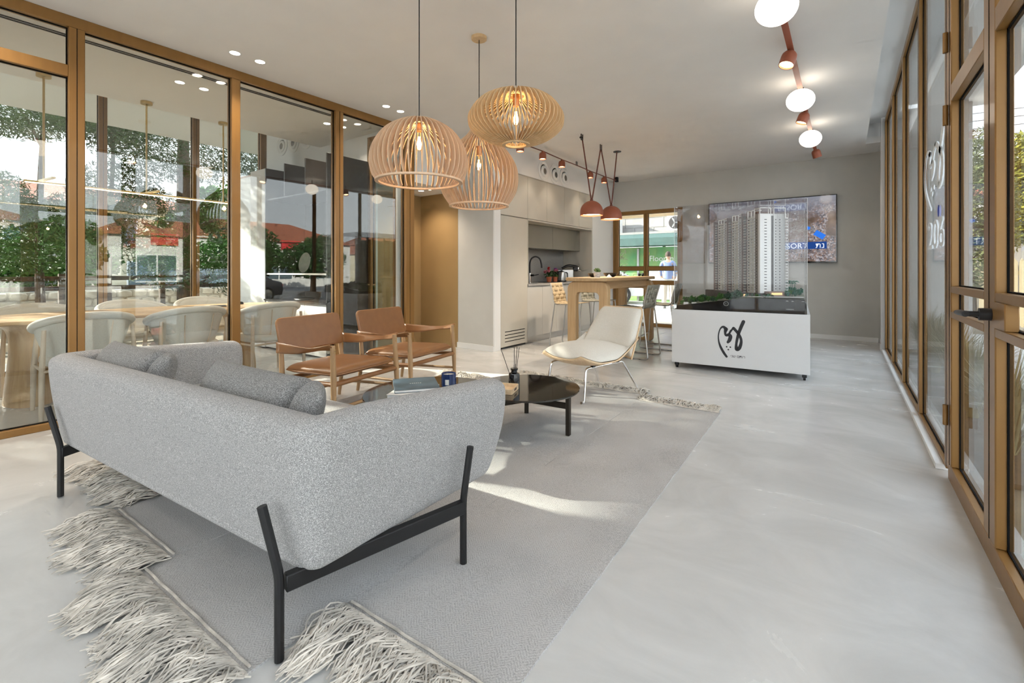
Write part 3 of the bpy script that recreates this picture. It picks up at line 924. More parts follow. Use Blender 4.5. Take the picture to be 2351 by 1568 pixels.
cn = thing('candle', 'scented candle in a navy glass jar with small white label', 'candle', (-2.18, 2.30, ZT))
M_navy = mat('navy_glass', (0.012, 0.03, 0.11), 0.12, coat=0.4)
M_wax = mat('cream_wax', (0.80, 0.74, 0.62), 0.5)
mb = MB(); mb.lathe([(0.001, 0), (0.047, 0), (0.050, 0.004), (0.050, 0.085), (0.0475, 0.087), (0.0455, 0.085), (0.0455, 0.070), (0.001, 0.070)], 40); mb.build('jar', M_navy, cn)
mb = MB(); mb.lathe([(0.001, 0.066), (0.0452, 0.066), (0.0452, 0.074), (0.001, 0.073)], 32); mb.build('wax', M_wax, cn)
mb = MB(); mb.cyl((0, 0, 0.072), (0.001, 0, 0.082), 0.0012, n=6); mb.build('wick', M_blackp, cn)
mb = MB()
mb.grid(lambda u, v: (0.0504*math.cos(R(-75+30*u)), 0.0504*math.sin(R(-75+30*u)), 0.016+0.036*v), 6, 2)
mb.build('label_sticker', M_page, cn)

ZR = 0.308
dfz = thing('reed_diffuser', 'black glass reed diffuser bottle with black sticks', 'diffuser', (-1.945, 2.735, ZR))
mb = MB(); mb.lathe([(0.001, 0), (0.036, 0), (0.040, 0.004), (0.040, 0.088), (0.037, 0.098), (0.022, 0.106), (0.021, 0.118), (0.026, 0.122), (0.028, 0.134), (0.020, 0.135), (0.001, 0.132)], 36)
mb.build('bottle', M_gloss, dfz)
for (dx, dy, h) in ((-0.075, -0.06, 0.275), (-0.004, 0.006, 0.285), (0.018, 0.012, 0.29), (0.03, 0.022, 0.285), (0.012, 0.0, 0.165), (-0.01, 0.012, 0.155)):
    q = MB(); q.cyl((dx*0.12, dy*0.12, 0.03), (dx, dy, h), 0.0022, n=8); q.build('reed', M_blackp, dfz)
tr = thing('tray', 'small pale wooden tray with cut-out handle beside the reed diffuser', 'tray', (-2.0, 2.57, ZR), R(20))
mb = MB(); mb.prism(rrect(-0.15, 0.15, -0.085, 0.085, 0.004), 0, 0.012); mb.build('tray_base', M_ash, tr, bevel=0.001, seg=1)
for (a, b) in (((-0.15, -0.085), (0.15, -0.085)), ((-0.15, 0.085), (0.15, 0.085)), ((0.15, -0.085), (0.15, 0.085)), ((-0.15, -0.085), (-0.15, 0.085))):
    q = MB(); q.bar((a[0], a[1], 0.018), (b[0], b[1], 0.018), 0.010, 0.036); q.build('tray_side', M_ash, tr, bevel=0.001, seg=1)
q = MB(); q.prism(rrect(-0.03, 0.03, -0.008, 0.008, 0.007), 0.1445, 0.1556, Matrix(((0,0,1,0),(1,0,0,0),(0,1,0,0.020),(0,0,0,1)))); q.build('handle_slot', M_modelb, tr)

# ------------------------------------------------------------------ lounge chair: plywood shell, cream pads, chrome legs
def make_lounge():
    t = thing('lounge_chair', 'cream upholstered lounge chair with pale plywood shell and chrome legs', 'lounge chair', (-1.955, 4.02, 0.008), R(167.5))
    # local: +Y is forward (towards the sofa), X sideways, origin under the seat centre
    M_ply = wood('ash_ply', (0.80, 0.60, 0.385), (0.71, 0.505, 0.30), 'Y', 0.4)
    # seat shell: a dish whose side edges rise towards the back
    def seat_pt(u, v):
        a = u*2-1; b = v            # b 0 rear .. 1 front
        y = -0.30 + 0.72*b
        wd = 0.36 - 0.05*max(0, b-0.55)**2*4 - 0.05*(1-b)
        wd *= (1 - max(0, (b-0.80)/0.2)**2*0.32)
        z = 0.288 + 0.045*max(0, b-0.35)**1.6 + 0.02*(1-b)
        rise = abs(a)**2.6
        z += rise*(0.045 + 0.15*(max(0, 0.5-b)/0.5)**1.3) + 0.05*max(0, (b-0.8)/0.2)**2
        return Vector((a*wd, y, z))
    mb = MB(); mb.grid(seat_pt, 25, 25)
    o = mb.build('seat_shell', M_ply, t, ang=80)
    sm = o.modifiers.new('thick', 'SOLIDIFY'); sm.thickness = 0.012; sm.offset = -1
    # back shell
    def back_pt(u, v):
        a = u*2-1; b = v
        wd = 0.335 - 0.085*b
        wd *= 1 - 0.10*max(0, (b-0.85)/0.15)**2
        y = -0.285 - 0.235*b; z = 0.315 + 0.455*b
        y += abs(a)**2.4*(0.10*(1-b)**1.2 + 0.012)
        return Vector((a*wd, y, z))
    mb = MB(); mb.grid(back_pt, 25, 25)
    o = mb.build('back_shell', M_ply, t, ang=80)
    sm = o.modifiers.new('thick', 'SOLIDIFY'); sm.thickness = 0.012; sm.offset = -1
    def pad(fn, th, shrink, nm, nrm):
        mb = MB()
        def sd(s):
            def g(u, v):
                uu = 0.5+(u-0.5)*shrink; vv = 0.5+(v-0.5)*shrink
                p = fn(uu, vv)
                a, b = abs(u*2-1), abs(v*2-1)
                if not s: return p + nrm*0.006
                if nm == 'seat_pad':      # domed top, full to the rim
                    e = ((1-a**4.5)*(1-b**5))**0.45
                    top = 0.288 + 0.145 + 0.05*math.cos((u-0.5)*PI)*math.sin(min(1, 0.25+v)*PI*0.55)
                    return Vector((p.x, p.y, max(p.z+0.012, p.z*(1-e) + top*e)))
                e = ((1-a**4)*(1-b**4))**0.45
                dim = 0.016*math.exp(-((u-0.5)**2*30+(v-0.45)**2*160))
                return p + nrm*(0.012 + th*e - dim)
            return g
        mb.grid(sd(1), 25, 25); mb.grid(sd(0), 25, 25)
        for (uu, fixed) in ((0, 'u'), (1, 'u'), (0, 'v'), (1, 'v')):
            mb.grid(lambda s, k: (sd(1)(uu, k).lerp(sd(0)(uu, k), s) if fixed == 'u' else sd(1)(k, uu).lerp(sd(0)(k, uu), s)), 2, 25)
        return mb.build(nm, M_cream, t, ang=80, fix=True, subsurf=1)
    pad(seat_pt, 0.17, 0.995, 'seat_pad', Vector((0, 0, 1)))
    pad(back_pt, 0.085, 0.955, 'back_pad', Vector((0, 0.88, 0.47)))
    b = MB(); b.lathe([(0.001, 0), (0.010, 0.001), (0.012, 0.004), (0.001, 0.008)], 16); 
    # chrome leg frames
    for sx in (-1, 1):
        x = sx*0.205
        q = MB(); q.tube(arc_pts([(x+sx*0.025, 0.43, 0.012), (x+sx*0.02, 0.40, 0.0), (x+sx*0.02, 0.385, 0.02), (x, 0.335, 0.285), (x, -0.20, 0.285), (x+sx*0.03, -0.41, 0.0)], 0.028, 4), 0.0115, 12)
        q.build('leg_frame', M_chrome, t)
        for yy in (0.24, -0.12):
            q = MB(); q.box(x-0.014, x+0.014, yy-0.02, yy+0.02, 0.287, 0.325); q.build('mount_block', M_blackp, t, bevel=0.002, seg=1)
    q = MB(); q.tube(bez([(-0.205, 0.20, 0.283), (-0.1, 0.18, 0.287), (0.1, 0.18, 0.287), (0.205, 0.20, 0.283)], 6), 0.008, 10); q.build('cross_rod', M_chrome, t)
    return t
make_lounge()
# ------------------------------------------------------------------ built-in kitchen
XF = -4.02
def unit(nm, label, cat, group=None): return thing(nm, label, cat, (0, 0, 0), 0, group)
def pbox(nm, m_, par, b, bv=0.0015):
    mb = MB(); mb.box(*b); return mb.build(nm, m_, par, bevel=bv, seg=1, smooth=False)
tc_ = unit('tall_cabinet', 'tall greige cabinet with slotted vent at its foot, beside the white wall end', 'cabinet')
pbox('body', M_cab, tc_, (-4.69, XF-0.022, 5.318, 6.018, 0.03, 1.95))
td = pbox('door', M_cab, tc_, (XF-0.020, XF, 5.322, 6.010, 0.035, 1.950))
for zz in (0.245, 0.197, 0.149, 0.101):
    pbox('vent_slot', M_gasket, td, (XF-0.004, XF+0.0008, 5.42, 5.935, zz, zz+0.011), 0)
ups = [(5.322, 6.016), (6.022, 6.590), (6.594, 7.180), (7.184, 7.742), (7.746, 8.306)]
names = ['above the tall cabinet', 'second from the tall cabinet, over the sink', 'third from the tall cabinet, over the worktop', 'fourth from the tall cabinet, over the worktop', 'at the window end of the row']
for (a, b), nm in zip(ups, names):
    u = unit('wall_cabinet', 'greige handleless wall cabinet %s' % nm, 'cabinet', 'greige upper cabinets')
    pbox('body', M_cab, u, (-4.69, XF-0.022, a, b, 1.958, 2.612)); pbox('door', M_cab, u, (XF-0.020, XF, a, b, 1.962, 2.610))
ucut = pbox('cabinet_filler', M_cab, None, (-4.69, XF-0.004, 5.318, 8.308, 2.614, 2.624)); struct(ucut)
for k, (a, b) in enumerate(((6.04, 7.22), (7.224, 8.272))):
    u = unit('wall_cabinet', 'dark olive recessed wall cabinet above the %s' % ('tap' if k == 0 else 'coffee machine'), 'cabinet', 'olive cabinets in the kitchen recess')
    pbox('body', M_cabd, u, (-4.66, -4.302, a, b, 1.535, 1.93)); pbox('door', M_cabd, u, (-4.30, -4.282, a, b, 1.532, 1.93))
nl = unit('recess_lining', 'greige lining panels around the kitchen recess', 'panel')
pbox('side_panel', M_cab, nl, (-4.66, XF, 8.275, 8.308, 0.94, 1.955)); pbox('side_panel', M_cab, nl, (-4.66, XF, 6.020, 6.036, 0.94, 1.955)); pbox('top_panel', M_cab, nl, (-4.66, XF, 6.037, 8.274, 1.932, 1.955))
bs = pbox('backsplash', M_stone, None, (-4.695, -4.662, 6.02, 8.30, 0.937, 1.955)); tag(bs, 'grey stone backsplash behind the tap', 'backsplash')
ct = pbox('worktop', M_stone, None, (-4.66, XF+0.018, 6.02, 8.306, 0.906, 0.936), 0.002); tag(ct, 'grey stone kitchen worktop with tap and flower pots', 'worktop')
lows = [(6.022, 6.468), (6.472, 6.926), (6.930, 7.386), (7.390, 7.846), (7.850, 8.306)]
lnm = ['next to the tall cabinet', 'second from the tall cabinet', 'in the middle of the row', 'with two drawers, second from the window', 'with two drawers at the window end']
for k, ((a, b), nm) in enumerate(zip(lows, lnm)):
    u = unit('base_cabinet', 'pale greige base cabinet %s' % nm, 'cabinet', 'pale base cabinets')
    pbox('body', M_cabl, u, (-4.69, XF-0.030, a, b, 0.10, 0.904))
    if k < 3: pbox('door', M_cabl, u, (XF-0.028, XF-0.008, a, b, 0.105, 0.900))
    else:
        pbox('drawer', M_cabl, u, (XF-0.028, XF-0.008, a, b, 0.105, 0.560)); pbox('drawer', M_cabl, u, (XF-0.028, XF-0.008, a, b, 0.564, 0.900))
tk = pbox('toe_kick', M_steel, None, (-4.60, XF-0.05, 6.02, 8.306, 0.0, 0.099), 0); tag(tk, 'grey metal toe kick under the base cabinets', 'plinth')
# round jet vents on the bulkhead
def jet(nm, loc, rz, label, group):
    t = thing(nm, label, 'air vent', loc, rz, group)
    Mx = Matrix.Rotation(R(90), 4, 'Y')
    mb = MB(); mb.lathe([(0.165, 0.0), (0.165, 0.006), (0.135, 0.016), (0.118, 0.010), (0.100, 0.004), (0.100, 0.0)], 36, m=Mx); mb.build('collar', M_white, t)
    mb = MB(); mb.lathe([(0.098, 0.004), (0.090, 0.020), (0.062, 0.028), (0.052, 0.024), (0.050, 0.010)], 32, m=Matrix.Translation((0, 0.012, -0.012)) @ Mx); mb.build('nozzle', M_white, t)
    mb = MB(); mb.lathe([(0.001, 0.012), (0.050, 0.012), (0.050, 0.016), (0.001, 0.016)], 24, m=Matrix.Translation((0, 0.012, -0.012)) @ Mx); mb.build('outlet', M_dkvent, t)
    return t
M_dkvent = mat('vent_mesh', (0.25, 0.24, 0.22), 0.5, 0.5)
for y, nm in ((6.487, 'nearest the pendant lamps'), (6.847, 'in the middle of the three'), (7.182, 'nearest the window')):
    jet('jet_vent', (-4.018, y, 2.795), 0, 'white round air vent above the kitchen cabinets, %s' % nm, 'round vents above the kitchen')
# tap
fa = thing('tap', 'tall black gooseneck kitchen tap with chrome base', 'tap', (-4.45, 6.73, 0.936), R(40))
mb = MB(); mb.tube(bez([(0, 0, 0.16), (0, 0, 0.33), (0.03, 0, 0.42), (0.10, 0, 0.455), (0.17, 0, 0.42), (0.20, 0, 0.33), (0.207, 0, 0.26)], 6), 0.014, 12); mb.build('spout', M_black, fa)
mb = MB(); mb.cyl((0, 0, 0), (0, 0, 0.17), 0.024, n=20); mb.build('base_column', M_chrome, fa)
mb = MB(); mb.cyl((0.0, 0, 0.13), (0.06, -0.05, 0.13), 0.018, n=14); mb.cyl((0.06, -0.05, 0.13), (0.14, -0.11, 0.145), 0.006, n=8); mb.build('lever', M_black, fa)
# flowers
M_red = mat('red_petal', (0.55, 0.015, 0.02), 0.5, var=0.3); M_pink = mat('pink_petal', (0.62, 0.16, 0.22), 0.5, var=0.3); M_purp = mat('purple_petal', (0.22, 0.03, 0.32), 0.5)
M_pot = mat('clay_pot', (0.42, 0.12, 0.055), 0.7, var=0.1, vscale=30)
def flower_pot(label, loc, cols, seed, spread):
    rnd = random.Random(seed)
    t = thing('potted_flowers', label, 'potted plant', loc, 0, 'flower pots on the kitchen worktop')
    mb = MB(); mb.lathe([(0.001, 0), (0.038, 0), (0.046, 0.075), (0.052, 0.077), (0.052, 0.095), (0.044, 0.095), (0.044, 0.085), (0.001, 0.085)], 24); mb.build('pot', M_pot, t)
    lv = MB()
    for k in range(70):
        a = rnd.uniform(0, 2*PI); r = rnd.uniform(0.01, 0.085); z = rnd.uniform(0.09, 0.20)
        c = Vector((r*math.cos(a), r*math.sin(a), z)); s = rnd.uniform(0.014, 0.026)
        d = Vector((rnd.uniform(-1, 1), rnd.uniform(-1, 1), rnd.uniform(-0.3, 0.8))).normalized(); e = d.orthogonal().normalized()
        lv.add([c-d*s, c+e*s*0.7, c+d*s, c-e*s*0.7+Vector((0, 0, 0.006))], [(0, 1, 2, 3)])
    lv.build('foliage', M_leafd, t, ang=180)
    for (cx_, cy_, cz_, m_) in cols:
        fb = MB()
        for k in range(26):
            d = Vector((rnd.gauss(0, 1), rnd.gauss(0, 1), rnd.gauss(0, 1))).normalized()
            p = Vector((cx_, cy_, cz_)) + d*0.026; e = d.orthogonal().normalized(); f_ = d.cross(e)
            s = 0.014
            fb.add([p-e*s, p-f_*s+d*0.004, p+e*s, p+f_*s+d*0.004], [(0, 1, 2, 3)])
        fb.build('blossom', m_, t, ang=180)
    return t
flower_pot('clay pot of red geraniums standing nearer the tap', (-4.36, 7.22, 0.941), [(0.0, 0.0, 0.245, M_red), (0.03, -0.06, 0.20, M_pink), (-0.02, -0.10, 0.185, M_pink)], 3, 0.08)
flower_pot('clay pot of pink and purple flowers nearer the kettle', (-4.36, 7.44, 0.941), [(0.0, 0.01, 0.23, M_purp), (0.03, -0.04, 0.205, M_pink), (0.0, 0.06, 0.21, M_pink)], 4, 0.08)
ftray = MB(); ftray.prism(rrect(-4.46, -4.22, 7.0, 7.58, 0.02), 0.9365, 0.942); tag(ftray.build('serving_tray', M_blackp, bevel=0.002, seg=1), 'thin dark tray under the flower pots', 'tray')
# kettle and coffee machine
kt = thing('kettle', 'brushed steel electric kettle with black base', 'kettle', (-4.36, 7.70, 0.936), R(60))
mb = MB(); mb.lathe([(0.001, 0.02), (0.072, 0.02), (0.074, 0.03), (0.060, 0.17), (0.056, 0.185), (0.001, 0.19)], 32); mb.build('body', M_steel, kt)
mb = MB(); mb.lathe([(0.001, 0), (0.080, 0), (0.080, 0.016), (0.001, 0.02)], 28); mb.build('base', M_blackp, kt)
mb = MB(); mb.tube(arc_pts([(0.058, 0, 0.175), (0.12, 0, 0.175), (0.125, 0, 0.05), (0.074, 0, 0.045)], 0.03), 0.010, 10); mb.build('handle', M_blackp, kt)
mb = MB(); mb.lathe([(0.001, 0.188), (0.05, 0.188), (0.04, 0.20), (0.012, 0.205), (0.012, 0.215), (0.001, 0.218)], 24); mb.build('lid', M_blackp, kt)
cm = thing('coffee_machine', 'black and chrome capsule coffee machine', 'coffee machine', (-4.34, 7.98, 0.936), R(33))
mb = MB(); mb.box(-0.16, 0.06, -0.06, 0.06, 0.0, 0.235); mb.build('body', M_steel, cm, bevel=0.012, seg=3)
mb = MB(); mb.box(0.055, 0.15, -0.055, 0.055, 0.20, 0.285); mb.build('head', M_blackp, cm, bevel=0.02, seg=3)
mb = MB(); mb.box(0.06, 0.16, -0.055, 0.055, 0.0, 0.045); mb.build('drip_tray', M_blackp, cm, bevel=0.004, seg=1)
mb = MB(); mb.box(-0.24, -0.165, -0.055, 0.055, 0.0, 0.235); mb.build('water_tank', M_smoke, cm, bevel=0.01, seg=2)
mb = MB(); mb.tube(bez([(-0.16, 0, 0.25), (-0.06, 0, 0.30), (0.06, 0, 0.30), (0.16, 0, 0.27)], 6), 0.026, 12); mb.build('lever', M_blackp, cm)
mb = MB(); mb.cyl((0.15, 0, 0.245), (0.165, 0, 0.245), 0.034, n=24); mb.cyl((0.165, 0, 0.22), (0.20, 0, 0.20), 0.012, n=10); mb.build('spout', M_chrome, cm)

# ------------------------------------------------------------------ bar table and woven stools
BT = R(2.5)
bt = thing('bar_table', 'tall oak bar table with rounded loop legs', 'bar table', (-2.80, 6.55, 0.0), BT)
mb = MB(); mb.prism(rrect(-0.30, 0.30, -1.12, 1.12, 0.10, 8), 1.008, 1.056); mb.build('table_top', M_oaky, bt, bevel=0.014, seg=3)
for yy in (-0.97, 0.97):
    out = rrect(-0.285, 0.285, 0.0, 1.005, [0.05, 0.10, 0.10, 0.05], 6); inn = rrect(-0.165, 0.165, 0.045, 0.86, 0.055, 6)
    mb = MB(); mb.ring(out, inn, -0.055, 0.055, Matrix.Translation((0, yy, 0)) @ Matrix.Rotation(R(90), 4, 'X')); mb.build('loop_leg', M_oak, bt, bevel=0.012, seg=3)
for xx in (-0.18, 0.18):
    mb = MB(); mb.box(xx-0.02, xx+0.02, -0.93, 0.93, 0.90, 1.007); mb.build('apron', M_oaky, bt, bevel=0.004, seg=1)
M_web = mat('woven_webbing', (0.36, 0.35, 0.29), 0.85, var=0.12, vscale=60, bump=0.1, bscale=300)
M_webt = mat('tan_webbing', (0.46, 0.36, 0.225), 0.85, var=0.12, vscale=60, bump=0.1, bscale=300)
def make_stool(label, web):
    t = thing('bar_stool', label, 'bar stool', (0, 0, 0), 0, 'woven bar stools')
    # local: faces +X, origin on floor under the seat centre
    W2 = 0.20
    for sy in (-1, 1):
        q = MB()
        q.tube(arc_pts([(0.20, sy*W2, 0.655), (0.255, sy*(W2+0.03), 0.011), (-0.27, sy*(W2+0.03), 0.011), (-0.19, sy*W2, 0.655)], 0.045, 5), 0.010, 10)
        q.build('leg_frame', M_steel, t)
        q = MB(); q.tube(bez([(0.21, sy*W2, 0.66), (0.0, sy*W2, 0.645), (-0.185, sy*W2, 0.655), (-0.215, sy*W2, 0.78), (-0.265, sy*W2, 0.955)], 5), 0.010, 10)
        q.build('side_rail', M_steel, t)
        for xx in (0.15, -0.16):
            q = MB(); q.cyl((xx, sy*(W2+0.03), 0), (xx, sy*(W2+0.03), 0.004), 0.012, n=10); q.build('foot_pad', M_blackp, t)
    q = MB(); q.cyl((0.245, -W2-0.03, 0.18), (0.245, W2+0.03, 0.18), 0.009, n=10); q.build('foot_rest', M_steel, t)
    # webbing: straps running front-back-up and across
    path = bez([(0.215, 0, 0.668), (0.0, 0, 0.652), (-0.175, 0, 0.662), (-0.208, 0, 0.78), (-0.262, 0, 0.957)], 7)
    def nrm(i):
        a = path[max(0, i-1)]; b = path[min(len(path)-1, i+1)]; d = (b-a).normalized(); return Vector((d.z, 0, -d.x))*-1
    for k in range(5):
        y = -0.164 + 0.082*k
        q = MB()
        q.grid(lambda u, v: path[int(round(u*(len(path)-1)))] + Vector((0, y + (v-0.5)*0.068, 0)) + nrm(int(round(u*(len(path)-1))))*(0.0025*math.sin(u*(len(path)-1)*PI/2.0 + k*PI)), len(path), 2)
        o = q.build('long_strap', web, t, ang=80); sm = o.modifiers.new('thick', 'SOLIDIFY'); sm.thickness = 0.003; sm.offset = 0
    nst = 11
    for k in range(nst):
        i = 1 + k*(len(path)-3)/(nst-1)
        i0 = int(i); p = path[i0].lerp(path[min(i0+1, len(path)-1)], i-i0); n_ = nrm(i0); d = Vector((n_.z, 0, -n_.x))
        q = MB()
        def fn(u, v):
            y = (u-0.5)*0.43
            return p + Vector((0, y, 0)) + d*(v-0.5)*0.062 - n_*(0.0025*math.sin((y+0.164)/0.082*PI + PI/2 + k*PI))
        q.grid(fn, 17, 2)
        o = q.build('cross_strap', web, t, ang=80); sm = o.modifiers.new('thick', 'SOLIDIFY'); sm.thickness = 0.003; sm.offset = 0
    return t
st1 = make_stool('woven bar stool on the model side of the bar table, nearer the lounge chair', M_web)
st1.location = (-2.30, 6.05, 0); st1.rotation_euler = (0, 0, R(178))
st2 = copy_tree(st1); st2['label'] = 'woven bar stool on the model side of the bar table, nearer the window'
st2.location = (-2.24, 6.95, 0); st2.rotation_euler = (0, 0, R(184))
st3 = make_stool('tan woven bar stool on the kitchen side of the bar table, nearer the lounge chair', M_webt)
st3.location = (-3.37, 6.25, 0); st3.rotation_euler = (0, 0, R(4))
st4 = copy_tree(st1); st4['label'] = 'woven bar stool on the kitchen side of the bar table, nearer the window'
st4.location = (-3.33, 7.10, 0); st4.rotation_euler = (0, 0, R(-5))
# things on the bar table
ZB = 1.0565
def bowl(label, loc, r, h):
    mb = MB(); mb.lathe([(0.001, 0), (r*0.45, 0), (r*0.8, h*0.35), (r, h), (r*0.94, h), (r*0.74, h*0.4), (r*0.4, h*0.16), (0.001, h*0.15)], 32)
    o = mb.build('bowl', M_blackp); o.location = loc; tag(o, label, 'bowl', 'black bowls on the bar table')
bowl('black bowl on the bar table, behind the succulent', (-2.86, 5.95, ZB), 0.085, 0.055)
bowl('black bowl on the bar table, beside a white napkin', (-2.74, 6.25, ZB), 0.105, 0.06)
su = thing('potted_succulent', 'small green succulent in a white speckled pot on the bar table', 'potted plant', (-2.72, 5.76, ZB))
M_spk = mat('speckled_ceramic', (0.78, 0.77, 0.75), 0.4, var=0.5, vscale=90, var2=(0.35, 0.35, 0.38))
mb = MB(); mb.lathe([(0.001, 0), (0.038, 0), (0.048, 0.05), (0.047, 0.072), (0.042, 0.072), (0.041, 0.06), (0.001, 0.06)], 28); mb.build('pot', M_spk, su)
M_succ = mat('succulent_green', (0.14, 0.24, 0.075), 0.45, var=0.4, vscale=20)
for k in range(14):
    a = k*2.4; tl = 0.35 + 0.05*k; L = 0.062 - 0.002*k
    q = MB(); d = Vector((math.cos(a)*math.cos(tl), math.sin(a)*math.cos(tl), math.sin(tl)))
    p0 = Vector((0, 0, 0.066 + 0.002*k)); q.tube([p0, p0+d*L*0.6, p0+d*L*0.85+Vector((0, 0, 0.004)), p0+d*L+Vector((0, 0, 0.008))], [0.006, 0.012, 0.009, 0.001], 8)
    q.build('leaf', M_succ, su)
nk = MB(); nk.add([(-0.035, -0.03, 0), (0.035, -0.03, 0), (0.03, 0.03, 0), (-0.03, 0.03, 0), (0.0, 0.0, 0.045)], [(3, 2, 1, 0), (0, 1, 4), (1, 2, 4), (2, 3, 4), (3, 0, 4)])
o = nk.build('napkin', M_page, smooth=False); o.location = (-2.66, 6.02, ZB); tag(o, 'folded white paper napkin on the bar table', 'napkin')
sg = thing('sunglasses', 'black sunglasses lying at the window end of the bar table', 'sunglasses', (-2.72, 7.42, ZB), R(60))
for sx_ in (-1, 1):
    q = MB(); q.lathe([(0.001, 0), (0.026, 0), (0.028, 0.003), (0.001, 0.006)], 20, m=Matrix.Translation((sx_*0.034, 0, 0.026)) @ Matrix.Rotation(R(90), 4, 'X')); q.build('lens', M_gloss, sg)
    q = MB(); q.tube([(sx_*0.062, 0, 0.036), (sx_*0.06, 0.10, 0.03), (sx_*0.055, 0.13, 0.004)], 0.003, 6); q.build('temple', M_blackp, sg)
q = MB(); q.cyl((-0.01, 0, 0.034), (0.01, 0, 0.034), 0.003, n=6); q.build('bridge', M_blackp, sg)
# ------------------------------------------------------------------ wall screen
tvt = thing('wall_screen', 'large flat screen on the back wall showing an aerial town view', 'screen', (-1.10, 9.385, 1.85))
mb = MB(); mb.box(-1.0, 1.0, -0.055, 0.0, -0.565, 0.565); mb.build('casing', M_gloss, tvt, bevel=0.004, seg=1)
def screen_mat():
    m = bpy.data.materials.new('aerial_view'); m.use_nodes = True
    nt = m.node_tree; nt.nodes.clear()
    tc = _n(nt, 'TexCoord'); mp = _n(nt, 'Mapping'); mp.inputs['Rotation'].default_value = (0, R(35), 0)
    nt.links.new(tc.outputs['Object'], mp.inputs['Vector'])
    vo = _n(nt, 'TexVoronoi'); vo.inputs['Scale'].default_value = 48; vo.distance = 'CHEBYCHEV'
    nt.links.new(mp.outputs['Vector'], vo.inputs['Vector'])
    nz = _n(nt, 'TexNoise'); nz.inputs['Scale'].default_value = 3.2; nz.inputs['Detail'].default_value = 5; nt.links.new(tc.outputs['Object'], nz.inputs['Vector'])
    r1 = _n(nt, 'ValToRGB'); e = r1.color_ramp.elements
    e[0].position = 0.0; e[0].color = (0.055, 0.05, 0.06, 1); e[1].position = 1.0; e[1].color = (0.34, 0.33, 0.36, 1)
    x = e.new(0.35); x.color = (0.14, 0.12, 0.13, 1); x = e.new(0.6); x.color = (0.20, 0.115, 0.08, 1)
    se = _n(nt, 'SeparateColor'); nt.links.new(vo.outputs['Color'], se.inputs[0]); nt.links.new(se.outputs[0], r1.inputs['Fac'])
    r2 = _n(nt, 'ValToRGB'); r2.color_ramp.elements[0].position = 0.50; r2.color_ramp.elements[1].position = 0.56
    nt.links.new(nz.outputs['Fac'], r2.inputs['Fac'])
    fieldc = _n(nt, 'ValToRGB'); fieldc.color_ramp.elements[0].color = (0.03, 0.022, 0.016, 1); fieldc.color_ramp.elements[1].color = (0.17, 0.10, 0.07, 1)
    n3 = _n(nt, 'TexNoise'); n3.inputs['Scale'].default_value = 9; nt.links.new(mp.outputs['Vector'], n3.inputs['Vector']); nt.links.new(n3.outputs['Fac'], fieldc.inputs['Fac'])
    mx = _n(nt, 'MixRGB'); nt.links.new(r2.outputs['Color'], mx.inputs['Fac']); nt.links.new(r1.outputs['Color'], mx.inputs['Color1']); nt.links.new(fieldc.outputs['Color'], mx.inputs['Color2'])
    # hazy horizon towards the top
    sx = _n(nt, 'SeparateXYZ'); nt.links.new(tc.outputs['Object'], sx.inputs[0])
    mr = _n(nt, 'MapRange'); mr.inputs['From Min'].default_value = 0.18; mr.inputs['From Max'].default_value = 0.55; nt.links.new(sx.outputs['Z'], mr.inputs['Value'])
    m2 = _n(nt, 'MixRGB'); m2.inputs['Color2'].default_value = (0.20, 0.21, 0.25, 1); nt.links.new(mr.outputs['Result'], m2.inputs['Fac']); nt.links.new(mx.outputs['Color'], m2.inputs['Color1'])
    em = _n(nt, 'Emission'); em.inputs['Strength'].default_value = 0.75; nt.links.new(m2.outputs['Color'], em.inputs['Color'])
    gl = _n(nt, 'BsdfGlossy'); gl.inputs['Roughness'].default_value = 0.06; ms = _n(nt, 'MixShader'); ms.inputs['Fac'].default_value = 0.05
    nt.links.new(em.outputs[0], ms.inputs[1]); nt.links.new(gl.outputs[0], ms.inputs[2])
    ou = _n(nt, 'OutputMaterial'); nt.links.new(ms.outputs[0], ou.inputs['Surface'])
    return m
M_scr = screen_mat()
mb = MB(); mb.box(-0.985, 0.985, -0.0562, -0.0555, -0.545, 0.55); scn = mb.build('display', M_scr, tvt, smooth=False)
M_band = emission('screen_blue_band', (0.015, 0.05, 0.20), 0.8); M_scrtx = emission('screen_white_text', (0.75, 0.82, 0.95), 0.8); M_scrblue = emission('screen_blue_site', (0.03, 0.16, 0.65), 0.8)
mb = MB(); mb.box(0.10, 0.86, -0.0575, -0.0563, -0.335, -0.215); mb.build('caption_band', M_band, scn, smooth=False)
FX = Matrix.Rotation(R(90), 4, 'X')
text_mesh('caption', 'RESORT', 0.125, M_scrtx, scn, Matrix.Translation((0.14, -0.0576, -0.32)) @ FX, 0.0004)
text_mesh('caption', 'תנ', 0.125, M_scrtx, scn, Matrix.Translation((0.70, -0.0576, -0.32)) @ FX, 0.0004)
for (x, z, w_, h_, a) in ((0.76, -0.10, 0.16, 0.09, 35), (0.10, -0.40, 0.05, 0.05, 20), (0.60, 0.02, 0.05, 0.05, 30)):
    q = MB(); q.box(-w_/2, w_/2, -0.0006, 0.0, -h_/2, h_/2, Matrix.Translation((x, -0.0564, z)) @ Matrix.Rotation(R(a), 4, 'Y')); q.build('blue_site', M_scrblue, scn, smooth=False)

